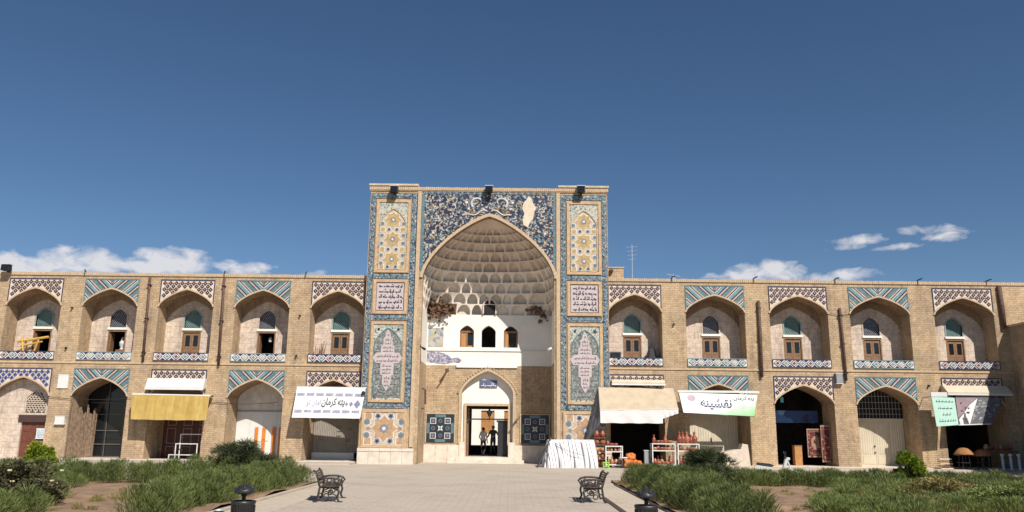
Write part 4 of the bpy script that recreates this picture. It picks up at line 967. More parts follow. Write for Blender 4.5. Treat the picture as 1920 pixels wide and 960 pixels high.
pl = rowplants(5.55, 7.4, -28.8, -15.2, .34, .34, .72, lambda x, y: x < 7.5-max(0, -17.5-y)*.12)
stuff(blades('rosemary_hedge', pl, 620, .12, .0070, LHEDGE, tint=(.0, .95)), 'dense rosemary hedge edging the path with dark drain strips', 'hedge')
pl = rowplants(9.0, 14.3, -16.6, -15.0, .38, .36, .58)+rowplants(14.6, 28, -16.6, -14.6, .42, .38, .56)
stuff(blades('rosemary_hedge', pl, 420, .125, .0075, LHEDGE), 'rosemary hedge along the back of the bed in front of the scooter', 'hedge')
pl = rowplants(8.4, 10.2, -27.6, -26.0, .42, .36, .36)+rowplants(8.5, 20, -25.8, -16.6, .52, .38, .40, lambda x, y: x > 12.1+(y+17.4)*.47 and random.random() < .8)
stuff(blades('tall_grass', pl, 480, .14, .0075, LHEDGE, tint=(.35, 1)), 'loose bright green shoots growing beyond the bare soil patch of the right bed', 'grass')
pl = rowplants(-10.4, -8.2, -30, -27.4, .42, .38, .50)+rowplants(-18, -9, -25.5, -18.6, .52, .38, .42, lambda x, y: x < -11.9-(y+19.1)*.42 and random.random() < .8)
stuff(blades('tall_grass', pl, 480, .14, .0075, LHEDGE, tint=(.3, 1)), 'loose green shoots around the rose bush of the left bed', 'grass')
pl = [(random.uniform(5.15, 5.7), random.uniform(-30, -15.6), .01, .12, .08) for _ in range(110)]+[(random.uniform(-9.8, -7.2), random.uniform(-27, -19), .02, .12, .08) for _ in range(40)]+[(random.uniform(7.2, 11), random.uniform(-27, -17.5), .02, .12, .07) for _ in range(50)]
stuff(blades('dry_grass', pl, 60, .10, .006, LDRY), 'straw-coloured dry grass at the foot of the hedges', 'grass')
pl = rowplants(10.4, 16, -25.2, -20.4, .62, .4, .34, lambda x, y: x > 12.3+(y+17.4)*.47 and random.random() < .75)
stuff(blades('yellowing_weeds', pl, 420, .11, .008, LDRY), 'yellow-brown weeds among the green at the front of the right bed', 'weeds')
def bush(name, label, cx, cy, rx, h, per, ln, wd, mat, clumps, seed, spread=.9, up=.5, tint=(0, 1), z0=.1):
    r_ = random.Random(seed); t = thing(name, label, 'bush', (cx, cy, 0))
    st = MB()
    for k in range(6):
        a = k*1.05; st.tube([(cx, cy, 0), (cx+.25*rx*math.cos(a), cy+.25*rx*math.sin(a), h*.3), (cx+.6*rx*math.cos(a), cy+.6*rx*math.sin(a), h*.7)], [.03, .022, .01], 6)
    obj('stem', st, plain('bark_'+name, (.10, .07, .045), .9) if 'bark_'+name not in MATS else MATS['bark_'+name], t)
    P = []
    for k in range(clumps):
        a = r_.uniform(0, 6.283); q = math.sqrt(r_.random()); zz = r_.random()
        dm = math.sqrt(max(.05, 1-(zz*.9)**2))
        P.append((cx+rx*q*dm*math.cos(a), cy+rx*q*dm*math.sin(a)*.9, z0+zz*h*.78, rx*r_.uniform(.2, .34), h*r_.uniform(.2, .32)))
    blades('crown', P, per, ln, wd, mat, spread, up, t, tint); return t
g = G(88, 905); bush('round_bush', 'rounded bright yellow-green bush standing in the hedge before the glazed arch', -14.1, -17.6, .52, 1.12, 220, .09, .022, LBALL, 34, 2, .9, .7)
bush('round_bush', 'rounded bright green bush in the hedge before the cream double doors', 14.95, -16.3, .5, 1.12, 220, .09, .022, LBALL, 34, 5, .9, .7, (0, .8))
bush('juniper_bush', 'dark spreading juniper before the white boarded arch', -7.35, -17.8, 1.05, 1.25, 260, .20, .009, LJUN, 44, 8, 1.3, .45)
bush('juniper_bush', 'dark spreading juniper before the banner with green corner', 8.15, -15.6, 1.0, 1.1, 260, .20, .009, LJUN, 44, 9, 1.3, .45)
rb = bush('rose_bush', 'straggly brown-leaved rose bush with pale yellow blossoms', -9.6, -26.4, 1.15, .95, 150, .07, .024, LROSE, 46, 12, 1.1, .5)
r_ = random.Random(2)
for k in range(12):
    x, y, z = -9.6+r_.uniform(-1.0, 1.0), -26.7+r_.uniform(-.8, .5), .78+r_.uniform(-.25, .3)
    m = MB(); m.lathe([(.01, -.03), (.045, 0), (.05, .025), (.02, .03)], 7, (x, y, z)); obj('blossom', m, PETAL, rb)
bush('dry_shrub', 'low yellowing shrub at the front of the right bed', 12.9, -22.6, 1.3, .60, 150, .07, .02, LDRY, 44, 14, 1.1, .5)
bush('green_shrub', 'low fresh green leafy shrub beside the yellowing one', 13.3, -24.6, 1.2, .55, 170, .07, .022, LHEDGE, 44, 15, 1.1, .5, (.5, 1))

# ------------------------------------------------------------------ benches and bins
def make_bench(label):
    t = thing('bench', label, 'bench', (0, 0, 0), 'cast-iron benches facing each other')
    for s in (-.72, .72):       # iron ends; the sitter faces +x
        f = MB(); y = s
        f.tube([(-.36, y, .0), (-.30, y, .06), (-.27, y, .22), (-.24, y, .42), (-.30, y, .62), (-.36, y, .80), (-.44, y, .88)], .034, 6)
        f.tube([(.36, y, .0), (.30, y, .03), (.26, y, .12), (.30, y, .28), (.26, y, .42)], .034, 6)
        f.tube([(-.25, y, .42), (.0, y, .40), (.28, y, .42)], .032, 6)
        f.tube([(-.30, y, .63), (-.1, y, .66), (.14, y, .66), (.30, y, .62), (.36, y, .55), (.31, y, .49), (.25, y, .53), (.28, y, .58)], .032, 6)
        f.tube([(.27, y, .42), (.22, y, .52), (.14, y, .64)], .026, 6)
        f.tube([(-.27, y, .22), (-.05, y, .30), (.12, y, .24), (.27, y, .16)], .018, 6)
        for cxx, cz in ((-.1, .53), (.1, .52), (-.05, .17), (.13, .33)): f.tube([(cxx+.07*math.cos(a*.785), y, cz+.07*math.sin(a*.785)) for a in range(9)], .019, 5)
        f.box(-.42, -.30, y-.03, y+.03, 0, .03).box(.30, .42, y-.03, y+.03, 0, .03)
        obj('end_frame', f, BIRON, t, True)
    for k in range(6): x = -.20+k*.09; obj('seat_slat', MB().box(x, x+.068, -.80, .80, .435, .465), SLATM, t)
    for k in range(6):
        q = k/5; x = -.25-.14*q; z = .52+.062*k; m = MB(); m.box(-.012, .012, -.80, .80, -.026, .026); o = obj('back_slat', m, SLATM, t); o.location = (x, 0, z); o.rotation_euler = (0, -.28, 0)
    obj('stretcher', MB().tube([(-.02, -.72, .24), (-.02, .72, .24)], .014, 6), BIRON, t)
    return t
b1 = make_bench('slatted cast-iron bench beside the green hedge of the left path'); b1.location = (-3.35, -23.0, 0); b1.rotation_euler.z = R(7.5); b1.scale = (.88,)*3
b2 = copy_tree(b1); b2['label'] = 'slatted cast-iron bench beside the path with the dark drain strips'; b2.location = (3.5, -22.4, .0); b2.rotation_euler.z = R(180-1)
def make_bin(label):
    t = thing('litter_bin', label, 'bin', (0, 0, 0), 'black iron litter bins')
    b = MB(); b.lathe([(.13, .12), (.145, .14), (.15, .40), (.155, .72), (.17, .74), (.175, .78), (.15, .78), (.145, .70), (.01, .68)], 18); bd = obj('drum', b, IRON, t, True)
    for k in range(18):
        a = k*math.pi/9; obj('rib', MB().tube([(.15*math.cos(a), .15*math.sin(a), .14), (.162*math.cos(a), .162*math.sin(a), .72)], .009, 5), IRON, bd)
    f = MB(); f.lathe([(.16, 0), (.16, .02), (.07, .05), (.06, .12)], 14); obj('foot', f, IRON, t, True)
    n_ = MB(); n_.lathe([(.07, .68), (.03, .76), (.028, .84), (.06, .88), (.12, .885)], 12); obj('neck', n_, IRON, t, True)
    h = MB(); h.lathe([(.06, .87), (.14, .885), (.148, .91), (.13, .95), (.08, .985), (.03, 1.0), (.02, 1.03), (.005, 1.04)], 16); hd = obj('hood', h, IRON, t, True)
    for k in range(5): a = k*1.257; obj('finial', MB().lathe([(.005, 0), (.03, .01), (.032, .03), (.01, .055)], 8, (.115*math.cos(a), .115*math.sin(a), .93)), IRON, hd)
    return t
n1 = make_bin('black hooded iron litter bin at the corner of the hedge beside the left path'); n1.location = (-2.52, -32.6, 0)
n2 = copy_tree(n1); n2['label'] = 'black hooded iron litter bin standing on the path with dark drain strips'; n2.location = (3.27, -32.6, 0)
bt = thing('bollard', 'squat black dome-topped bollard beside the left litter bin', 'bollard', (0, 0, 0)); m = MB(); m.lathe([(.15, 0), (.15, .05), (.12, .08), (.12, .5), (.16, .53), (.16, .58), (.13, .65), (.05, .69), (.01, .70)], 18); obj('post', m, IRON, bt, True); m = MB(); m.lathe([(.05, .69), (.06, .70), (.01, .72)], 10); obj('cap', m, ALU, bt, True)
q = W(410, 954, -32.6); bt.location = (q.x, -32.6, q.z-.70)
if bt.location.z != 0: bt.scale = (1, 1, q.z/.72); bt.location.z = 0

# ------------------------------------------------------------------ awnings and banners
def patch(c00, c10, c11, c01, sag=0.0, wav=0.0):     # bilinear cloth: bottom-left, bottom-right, top-right, top-left
    A, B, C, D_ = map(Vector, (c00, c10, c11, c01))
    def f(u, v):
        p = (A*(1-u)+B*u)*(1-v)+(D_*(1-u)+C*u)*v
        p = p+Vector((0, wav*math.sin(u*19+v*3)*(1-v), -sag*math.sin(math.pi*u)*(1-v*.5)-wav*.4*math.sin(u*23)*(1-v)))
        return p
    nrm = (B-A).cross(D_-A).normalized()
    return f, nrm
def cloth(name, f, nrm, mat, parent, nu=24, nv=6, th=.012):
    m = MB()
    for i in range(nu):
        for j in range(nv):
            P = [f(a/nu, b/nv) for a, b in ((i, j), (i+1, j), (i+1, j+1), (i, j+1))]
            m.face([p+nrm*th for p in P]); m.face([p for p in reversed(P)])
    for i in range(nu):
        for v in (0, 1): m.face([f(i/nu, v), f((i+1)/nu, v), f((i+1)/nu, v)+nrm*th, f(i/nu, v)+nrm*th])
    for j in range(nv):
        for u in (0, 1): m.face([f(u, j/nv), f(u, (j+1)/nv), f(u, (j+1)/nv)+nrm*th, f(u, j/nv)+nrm*th])
    return obj(name, m, mat, parent)
def printed(name, f, nrm, polys, mat, parent, off=.016):     # flat print lying on the cloth, polygons in (u,v)
    m = MB()
    for p in polys: m.face([f(u, v)+nrm*off for u, v in p])
    o = obj(name, m, mat, parent)
    if len(polys) > 2: o['kind'] = 'stuff'
    return o
def text_polys(s, u0, u1, v0, v1):      # letters as polygons fitted into a box of the cloth
    c = bpy.data.curves.new('t', 'FONT'); c.body = s; c.offset = .028; o = bpy.data.objects.new('t', c); COL.objects.link(o)
    bpy.context.view_layer.update(); dg = bpy.context.evaluated_depsgraph_get(); me = bpy.data.meshes.new_from_object(o.evaluated_get(dg))
    vs = [v.co.copy() for v in me.vertices]; ps = [tuple(p.vertices) for p in me.polygons]
    COL.objects.unlink(o); bpy.data.objects.remove(o); bpy.data.curves.remove(c); bpy.data.meshes.remove(me)
    if not vs: return []
    xa, xb = min(v.x for v in vs), max(v.x for v in vs); ya, yb = min(v.y for v in vs), max(v.y for v in vs)
    return [[(u0+(u1-u0)*(vs[i].x-xa)/(xb-xa), v0+(v1-v0)*(vs[i].y-ya)/max(1e-6, yb-ya)) for i in p] for p in ps]
rect = lambda a, b, c, d: [(a, c), (b, c), (b, d), (a, d)]
PATEH = '\ufb58\ufe98\ufeea'; KERMAN = '\ufb90\ufeae\ufee3\ufe8e\ufee5'; NAQSH = '\ufee7\ufed8\ufeb8\ufbff\ufee8\ufeea'
rev = lambda s: s[::-1]
def roll_box(label, xa, xb, z0, z1, y, mat):
    t = thing('awning_box', label, 'awning', ((xa+xb)/2, 0, z0))
    b = MB(); b.prism([(0, 0), (1, 0), (1, 1), (0, 1)], 0, 1); b = MB()
    P = [(-.01, z0+.1), (y, z0), (y-.02, z0+.12), (-.25, z1), (-.01, z1)]
    n_ = len(P); L0 = [(xa, yy, zz) for yy, zz in P]; L1 = [(xb, yy, zz) for yy, zz in P]
    for k in range(n_): b.face([L0[k], L1[k], L1[(k+1) % n_], L0[(k+1) % n_]][::-1])
    b.face(L0); b.face(L1[::-1]); obj('cover', b, mat, t)
    obj('front_bar', MB().box(xa-.02, xb+.02, y-.05, y-.001, z0-.03, z0+.06), WPAINT, t); return t
# L3 yellow awning and the white box above
roll_box('white folded awning box above the yellow awning', -18.6, -15.45, 3.82, 4.42, -.45, WPAINT)
t = thing('awning', 'faded yellow canvas awning over the dark red door', 'awning', (-17.4, 0, 2.1))
a, b, c_, d_ = W(245, 786, -1.0), W(386, 788, -1.0), W(393, 743, -.75), W(247, 740, -.75)
f, n_ = patch(a, b, c_, d_, .02, .02); cloth('canvas', f, n_, YEL, t)
obj('head_rail', MB().tube([d_+Vector((0, .1, .03)), c_+Vector((0, .1, .03))], .045, 8), WPAINT, t)
fr = MB()
for p in (d_, c_): fr.tube([p, (p.x+(.1 if p is d_ else -.1), .0, p.z-.1)], .022, 6)
obj('arm', fr, WPAINT, t)
top = MB(); top.face([d_, c_, (c_.x-.05, -.02, c_.z+.12), (d_.x+.05, -.02, d_.z+.12)]); obj('top_canvas', top, BEIGE, t)
# L5 white banner with lettering
t = thing('shop_banner', 'white cloth banner with black lettering and grey patterned stripes', 'banner', (-8.5, 0, 2.4))
A, B, C_, D2 = W(547, 783, -1.0), W(675, 785, -1.0), W(686, 728, -.62), W(557, 726, -.35)
f, n_ = patch(A, B, C_, D2, .0, .008); cloth('cloth', f, n_, WCLOTH, t)
stripes = []
for k in range(7):
    for v in (.17, .72): stripes.append(rect(.02+k*.14, .13+k*.14, v, v+.085))
stripes += [rect(.0, 1, .16, .165), rect(.0, 1, .255, .26), rect(0, 1, .71, .715), rect(0, 1, .805, .81)]
printed('stripe', f, n_, stripes, plain('grey_violet_print', (.30, .29, .38), .8, .35, 12), t)
dm = [[(x, .46-h), (x+w, .46), (x, .46+h), (x-w, .46)] for x, w, h in ((.92, .05, .145), (.83, .03, .09), (.765, .024, .07))]
printed('ornament', f, n_, dm, INKL, t)
printed('lettering', f, n_, text_polys(rev(PATEH+' '+KERMAN), .40, .735, .32, .66), INK, t)
printed('lettering', f, n_, text_polys(rev('\ufe8d\ufee3\ufe8e\ufee5 \ufe97\ufeee'), .18, .385, .36, .60), MATS['grey_violet_print'], t)
side_c = MB().face([A, D2, (D2.x+.05, -.02, D2.z), (A.x+.12, -.02, A.z+.5)]); obj('side_cloth', side_c, WCLOTH, t)
obj('head_rail', MB().tube([D2+Vector((-.02, .02, .02)), C_+Vector((.05, .02, .02))], .03, 8), WPAINT, t); obj('lamp', MB().lathe([(.03, -.1), (.1, -.08), (.1, .06), (.05, .12)], 10, (C_.x-.1, C_.y-.14, C_.z-.28)), IRON, t)
m = MB(); m.tube([A+Vector((.05, 0, 0)), (A.x+.2, 0, A.z+.1)], .02, 6).tube([B, (B.x, -.45, B.z+.1)], .02, 6); obj('arm', m, IRON, t)
# R1 beige awning
roll_box('beige folded awning box between the lozenge tiles and the beige canvas awning', 6.85, 9.75, 4.34, 4.62, -.38, CREAMP)
t = thing('awning', 'beige canvas awning with white valance over the pottery shop', 'awning', (8.3, 0, 2.5))
A, B, C_, D2 = W(1125, 769, -1.7), W(1272, 767, -1.7), W(1262, 728, -.1), W(1122, 726, -.55)
f, n_ = patch(A, B, C_, D2, .03, .02); cloth('canvas', f, n_, BEIGE, t)
A2, B2 = W(1126, 793, -1.7), W(1243, 794, -1.7); f2, n2_ = patch(A2, B2, B+(A-B)*.2, A, .0, .022); cloth('valance', f2, n2_, WCLOTH, t, 40, 4)
f3, n3 = patch(W(1243, 785, -1.7), W(1272, 775, -1.7), B, B+(A-B)*.2, 0, .03); cloth('valance', f3, n3, WCLOTH, t, 10, 3)
f4, n4 = patch(W(1098, 832, -1.2), A2, A, W(1121, 728, -.55), .0, .03); cloth('side_curtain', f4, n4, GREYC, t, 6, 10)  # awning side cloth, with the shadow beside it put into the dark colour
m = MB(); m.tube([A, B], .025, 6); m.tube([A, (A.x+.15, -.5, A.z+.1)], .02, 6); m.tube([B, (B.x-.1, 0, B.z-.1)], .02, 6); obj('frame', m, ALU, t)
# R2 banner
t = thing('shop_banner', 'white and green printed banner above the closed cream folding doors', 'banner', (12.6, 0, 2.8))
A, B, C_, D2 = W(1281, 774, -1.3), W(1414, 781, -1.3), W(1420, 741, -.6), W(1272, 735, -.6)
f, n_ = patch(A, B, C_, D2, .02, .008)
def bannerprint():
    m, t_, b_ = newmat('green_white_print'); v, pos = wallco(t_)
    s = t_.nodes.new('ShaderNodeSeparateXYZ'); t_.links.new(pos, s.inputs[0])
    q = t_.nodes.new('ShaderNodeMath'); q.operation = 'MULTIPLY_ADD'; q.inputs[1].default_value = .20; q.inputs[2].default_value = -1.95; t_.links.new(s.outputs[0], q.inputs[0])
    q2 = t_.nodes.new('ShaderNodeMath'); q2.operation = 'MULTIPLY_ADD'; q2.inputs[1].default_value = -.62; t_.links.new(s.outputs[2], q2.inputs[0]); t_.links.new(q.outputs[0], q2.inputs[2])
    q3 = t_.nodes.new('ShaderNodeMath'); q3.operation = 'ADD'; t_.links.new(q2.outputs[0], q3.inputs[0]); n0 = noise(t_, pos, 1.4, 3)
    q4 = t_.nodes.new('ShaderNodeMath'); q4.operation = 'MULTIPLY_ADD'; q4.inputs[1].default_value = .5; q4.inputs[2].default_value = 1.55; t_.links.new(n0, q4.inputs[0]); t_.links.new(q4.outputs[0], q3.inputs[1])
    c = ramp(t_, q3.outputs[0], [(.25, (.72, .74, .70)), (.5, (.60, .70, .58)), (.7, (.35, .60, .34)), (.9, (.18, .48, .16))]); t_.links.new(c, b_.inputs['Base Color']); b_.inputs['Roughness'].default_value = .6; return m
cloth('cloth', f, n_, bannerprint(), t)
printed('lettering', f, n_, text_polys(rev(PATEH+' '+KERMAN), .70, .965, .66, .93), INK, t)
printed('lettering', f, n_, text_polys(rev(NAQSH), .26, .68, .22, .74), plain('dark_violet_ink', (.07, .06, .13), .7), t)
printed('ornament', f, n_, [[(.15+.055*math.cos(k*.5236), .73+.16*math.sin(k*.5236)) for k in range(12)]], plain('mauve_print', (.45, .33, .38), .8), t)
obj('head_rail', MB().box(D2.x-.05, C_.x+.1, -.66, -.56, D2.z-.02, D2.z+.10), WPAINT, t)
m = MB().tube([A, D2], .03, 6).tube([A, (A.x+.1, 0, A.z+.1)], .02, 6).tube([B, (B.x, 0, B.z+.1)], .02, 6).tube([A, B], .02, 6); obj('frame', m, IRON, t)
# R5 box and banners
roll_box('long cream folded awning box beneath the lozenge tiles in the right corner', 25.0, 28.5, 3.98, 4.5, -.7, CREAMP)
t = thing('sign_board', 'mint green sign board with dark lettering', 'sign', (25.1, 0, 2.3))
A, B, C_, D2 = W(1756, 800, -1.2), W(1797, 797, -1.2), W(1789, 746, -.9), W(1746, 744, -.9)
f, n_ = patch(A, B, C_, D2); cloth('board', f, n_, GRSIGN, t, 4, 4, .03); sm_ = MB()
pl_ = []
for (u0, u1, v) in ((.15, .9, .82), (.2, .85, .58), (.35, .7, .36), (.15, .9, .14)):
    r_ = random.Random(int(v*100)); u = u0
    while u < u1: w = r_.uniform(.05, .14); pl_.append(rect(u, min(u1, u+w), v, v+.03)); pl_.append(rect(u+w*.7, u+w*.7+.02, v+.03, v+r_.uniform(.06, .1))); u += w+.03
printed('lettering', f, n_, pl_, INK, t, .035)
obj('bracket', MB().tube([D2, (D2.x, 0, D2.z)], .02, 6).tube([C_, (C_.x, 0, C_.z)], .02, 6), IRON, t); obj('top_cap', MB().box(D2.x-.03, D2.x+.85, -.95, -.85, D2.z+.005, D2.z+.25), WPAINT, t)
t = thing('shop_banner', 'black and white printed banner hanging beside the mint green sign board', 'banner', (27, 0, 2.4))
A, B, C_, D2 = W(1798, 797, -1.1), W(1858, 795, -1.1), W(1882, 745, -.8), W(1791, 745, -.8)
f, n_ = patch(A, B, C_, D2, 0, .01); cloth('cloth', f, n_, GREYC, t)
printed('light_patch', f, n_, [[(.05, .02), (.34, .02), (.46, .97), (.30, .72), (.18, .45), (.02, .2)]], WCLOTH, t); printed('violet_patch', f, n_, [[(.0, .25), (.16, .46), (.29, .74), (.44, .98), (.0, .98)]], plain('mauve_grey', (.28, .20, .21), .8), t)
wh = MB(); pl_ = []; r_ = random.Random(8)
for k in range(30):
    u, v = r_.uniform(.42, .95), r_.uniform(.1, .9); w, h = r_.uniform(.02, .07), r_.uniform(.02, .05); pl_.append([(u-w, v), (u, v-h), (u+w, v+h*.4), (u, v+h)])
printed('lettering', f, n_, pl_, plain('grey_print', (.30, .30, .31), .8), t)
pl_ = []
for k in range(14): u, v = r_.uniform(.08, .36), r_.uniform(.08, .8); pl_.append([(u-.03, v), (u, v-.04), (u+.03, v+.02), (u, v+.04)])
printed('lettering', f, n_, pl_, INK, t, .02)
obj('bottom_rail', MB().tube([A, B], .03, 6), WPAINT, t); obj('head_rail', MB().tube([D2, C_], .025, 6), IRON, t)

# ------------------------------------------------------------------ things on walls and roofs
def floodlight(label, p, yaw=0):
    t = thing('floodlight', label, 'floodlight', p); x, y, z = p
    obj('housing', MB().prism([(x-.22, z+.02), (x+.22, z+.02), (x+.18, z+.36), (x-.18, z+.36)], y-.32, y+.05), IRON, t); obj('glass', MB().box(x-.19, x+.19, y-.34, y-.321, z+.05, z+.32), GLASS, t)
    obj('bracket', MB().box(x-.05, x+.05, y, y+.4, z-.03, z+.05), IRON, t); obj('visor', MB().box(x-.24, x+.24, y-.3, y+.1, z+.365, z+.40), ALU, t)
for lbl, x in (('black floodlight on the left tower top of the gateway', 740), ('black floodlight above the point of the great arch', 917), ('black floodlight on the tower top beside the rooftop brick stub', 1089)):
    q = W(x, 363, YP-.2); floodlight(lbl, (q.x, YP-.25, q.z))
q = W(14, 509, -.2); floodlight('black floodlight on the roof edge of the arcade wing with the yellow awning', (q.x, -.2, q.z))
t = thing('antenna', 'tall thin rooftop television antenna mast', 'antenna', (8.45, 2, ZR-.16)); obj('mast', MB().tube([(8.45, 2, ZR-.16), (8.47, 2, 12.75)], .014, 6), ALU, t)
for z, w in ((12.6, .35), (12.35, .3), (12.1, .28), (11.85, .22)): obj('element', MB().tube([(8.46-w, 2, z), (8.46+w, 2, z+.05)], .007, 5), ALU, t)
t = thing('antenna', 'short rooftop antenna with crossed arms', 'antenna', (10.9, 2, ZR-.16)); obj('mast', MB().tube([(10.9, 2, ZR-.16), (10.9, 2, 11.0)], .018, 6), ALU, t)
for z, w in ((10.98, .4), (10.8, .25)): obj('element', MB().tube([(10.9-w, 2, z), (10.9+w, 2, z-.12)], .012, 5), ALU, t)
t = thing('roof_stub', 'small brick rooftop block beside the gateway tower', 'rooftop block', (7.2, 1.2, ZR-.16)); obj('block', MB().box(6.8, 7.72, .5, 2.4, ZR-.155, 11.02), BR, t); obj('cap', MB().box(6.76, 7.76, .46, 2.44, 11.02, 11.08), TRIM, t); obj('lamp', MB().box(6.9, 7.1, .3, .49, 10.75, 10.9), IRON, t)
def camera_(label, p, s):
    t = thing('security_camera', label, 'security camera', p); x, y, z = p
    obj('body', MB().tube([(x, y, z), (x+s*.16, y-.28, z-.1)], .065, 10), WPAINT if s < 0 else IRON, t); obj('bracket', MB().tube([(x, y, z), (x-s*.14, y+.1, z+.12)], .03, 6), IRON, t)
camera_('dark security camera on the left edge of the great arch', (-3.55, YP-.12, 6.2), 1); camera_('white security camera on the shaded edge of the great arch', (3.5, YP-.15, 6.25), -1)
t = thing('wall_lamp', 'rusty slanted bracket on the lit brick beside the doorway', 'bracket', (-2.6, YB, 4.9)); obj('arm', MB().tube([(-2.45, YB-.02, 5.25), (-2.55, YB-.3, 5.0), (-2.85, YB-.32, 4.55)], .045, 8), RUST, t); obj('plate', MB().box(-2.55, -2.35, YB-.03, YB, 5.15, 5.35), RUST, t)
t = thing('wall_bracket', 'dark iron hooks on the sunlit jamb of the great arch', 'bracket', (-HWI, 1, 4)); obj('hook', MB().tube([(-HWI+.02, 1.1, 4.1), (-HWI+.2, 1.0, 4.0), (-HWI+.22, 1.0, 3.2)], .05, 6), RUST, t); obj('hook', MB().tube([(-HWI+.02, .9, 3.0), (-HWI+.2, .9, 2.95)], .04, 6), IRON, t)
def board(name, label, cat, a, b, mat, lines=0, y=-.0, th=.05, extra=None):
    p0, p1 = W(*a, y), W(*b, y); t = thing(name, label, cat, ((p0.x+p1.x)/2, y, p1.z)); obj('board', MB().box(p0.x, p1.x, y-th, y-.001, p1.z, p0.z), mat, t)
    obj('rim', MB().box(p0.x-.03, p1.x+.03, y-th-.01, y-.002, p0.z, p0.z+.03).box(p0.x-.03, p1.x+.03, y-th-.01, y-.002, p1.z-.03, p1.z), WPAINT if mat is not WOOD else IRON, t)
    if lines:
        m = MB(); script_strokes(m, p0.x+.03, p1.x-.03, p1.z+.03, p0.z-.03, y-th, lines, 4, .014); obj('lettering', m, INKL, t)
    return t
board('wall_panel', 'plain white panel on the pier beside the blue-diamond arch', 'panel', (111, 703), (127, 727), WPAINT)
board('wall_box', 'small white box low on the pier beside the small red-brown door', 'box', (106, 781), (122, 795), WPAINT, 0, 0, .14)
board('notice', 'pale lettered notice board beside the small red-brown door', 'sign', (70, 804), (87, 822), SKYB, 4, .42)
board('letter_box', 'little brown box under the pale notice board', 'box', (71, 826), (85, 832), WOOD, 0, .42, .12)
board('meter_box', 'grey metal electricity box on the pier beside the carpet shop arch', 'box', (1565, 701), (1578, 719), GREYM, 0, 0, .22)
# loose wires along the string course
for i, (xa, xb, z) in enumerate(((-24, -19.3, 3.35), (-15.4, -11.4, 3.2), (19.2, 20.3, 8.45))):
    tag(obj('cable', MB().tube([(xa+(xb-xa)*k/12, -.06 if z > 5 else -.07, z-.12*math.sin(math.pi*k/12)) for k in range(13)], .014, 5), IRON), ('thin dark cable looped across the arches from the white panel', 'thin dark cable looped across the white boarded arch', 'thin dark cable across the pier between carpet shop and cream doors')[i], 'cable')

# ------------------------------------------------------------------ goods and furniture before the shops
def wall_items(): pass
# L2 reed screen on the left side of the recess
t = thing('reed_screen', 'weathered screen of upright reeds along the side of the glazed arch', 'screen', (-22.6, .9, ZLF)); r_ = random.Random(6)
for k in range(34):
    q = k/33; x = -22.72+.55*q+r_.uniform(-.03, .03); y = .12+1.6*q; h = 2.5+.25*math.sin(k*.7)+r_.uniform(-.2, .2)
    obj('reed', MB().tube([(x, y, ZLF), (x+r_.uniform(-.05, .05), y+r_.uniform(-.03, .03), ZLF+h)], .036, 5), REED, t)
t = thing('step_rack', 'white tubular step rack before the dark red door', 'rack', (-16.2, -.3, .1)); q0 = -16.55
def pipe_frame(x0, x1, y, z0, z1): return MB().box(x0, x0+.045, y-.022, y+.022, z0, z1).box(x1-.045, x1, y-.022, y+.022, z0, z1).box(x0+.045, x1-.045, y-.022, y+.022, z1-.045, z1)
for k, (xa, xb, h) in enumerate(((-16.95, -15.55, .28), (-16.75, -15.55, .85), (-16.65, -15.45, 1.35))): obj('hoop', pipe_frame(xa, xb, -.5+.3*k, .105, .105+h), WPAINT, t)
for k, z in enumerate((.36, .93)): obj('rung', MB().box(-16.0, -15.96, -.5+.3*k+.02, -.2+.3*k, z-.04, z), WPAINT, t)
def pot_mesh(kind, mats):
    m = MB()
    if kind == 0: m.lathe([(.06, 0), (.11, .03), (.15, .13), (.13, .22), (.07, .27), (.09, .32), (.07, .32)], 12)
    elif kind == 1: m.lathe([(.05, 0), (.08, .02), (.12, .12), (.10, .24), (.05, .32), (.045, .42), (.07, .46), (.05, .46)], 12)
    elif kind == 2: m.lathe([(.10, 0), (.13, .02), (.16, .09), (.17, .16), (.15, .16), (.13, .05)], 12)
    else: m.lathe([(.07, 0), (.12, .05), (.16, .17), (.17, .28), (.11, .36), (.06, .40), (.05, .52), (.08, .56), (.06, .565), (.02, .60), (.02, .65)], 12)
    return m.mesh('pot', mats, True)
PM = [[pot_mesh(k, [m]) for m in (COPP, TERRA, BRASS)] for k in range(4)]
PN = ['squat', 'slim-necked', 'bowl-shaped', 'tall lidded']
def pot(x, y, z, k, mi, where, sc=1.0, grp='pots of the pottery shop'):
    o = inst(('jar', 'ewer', 'bowl', 'urn')[k], PM[k][mi], (x, y, z), None, (0, 0, random.random()*6), (sc,)*3)
    tag(o, '%s %s %s %s' % (PN[k], ('dark copper-red', 'terracotta', 'pale copper')[mi], ('jar', 'ewer', 'bowl', 'urn')[k], where), 'pot', grp+' '+where)
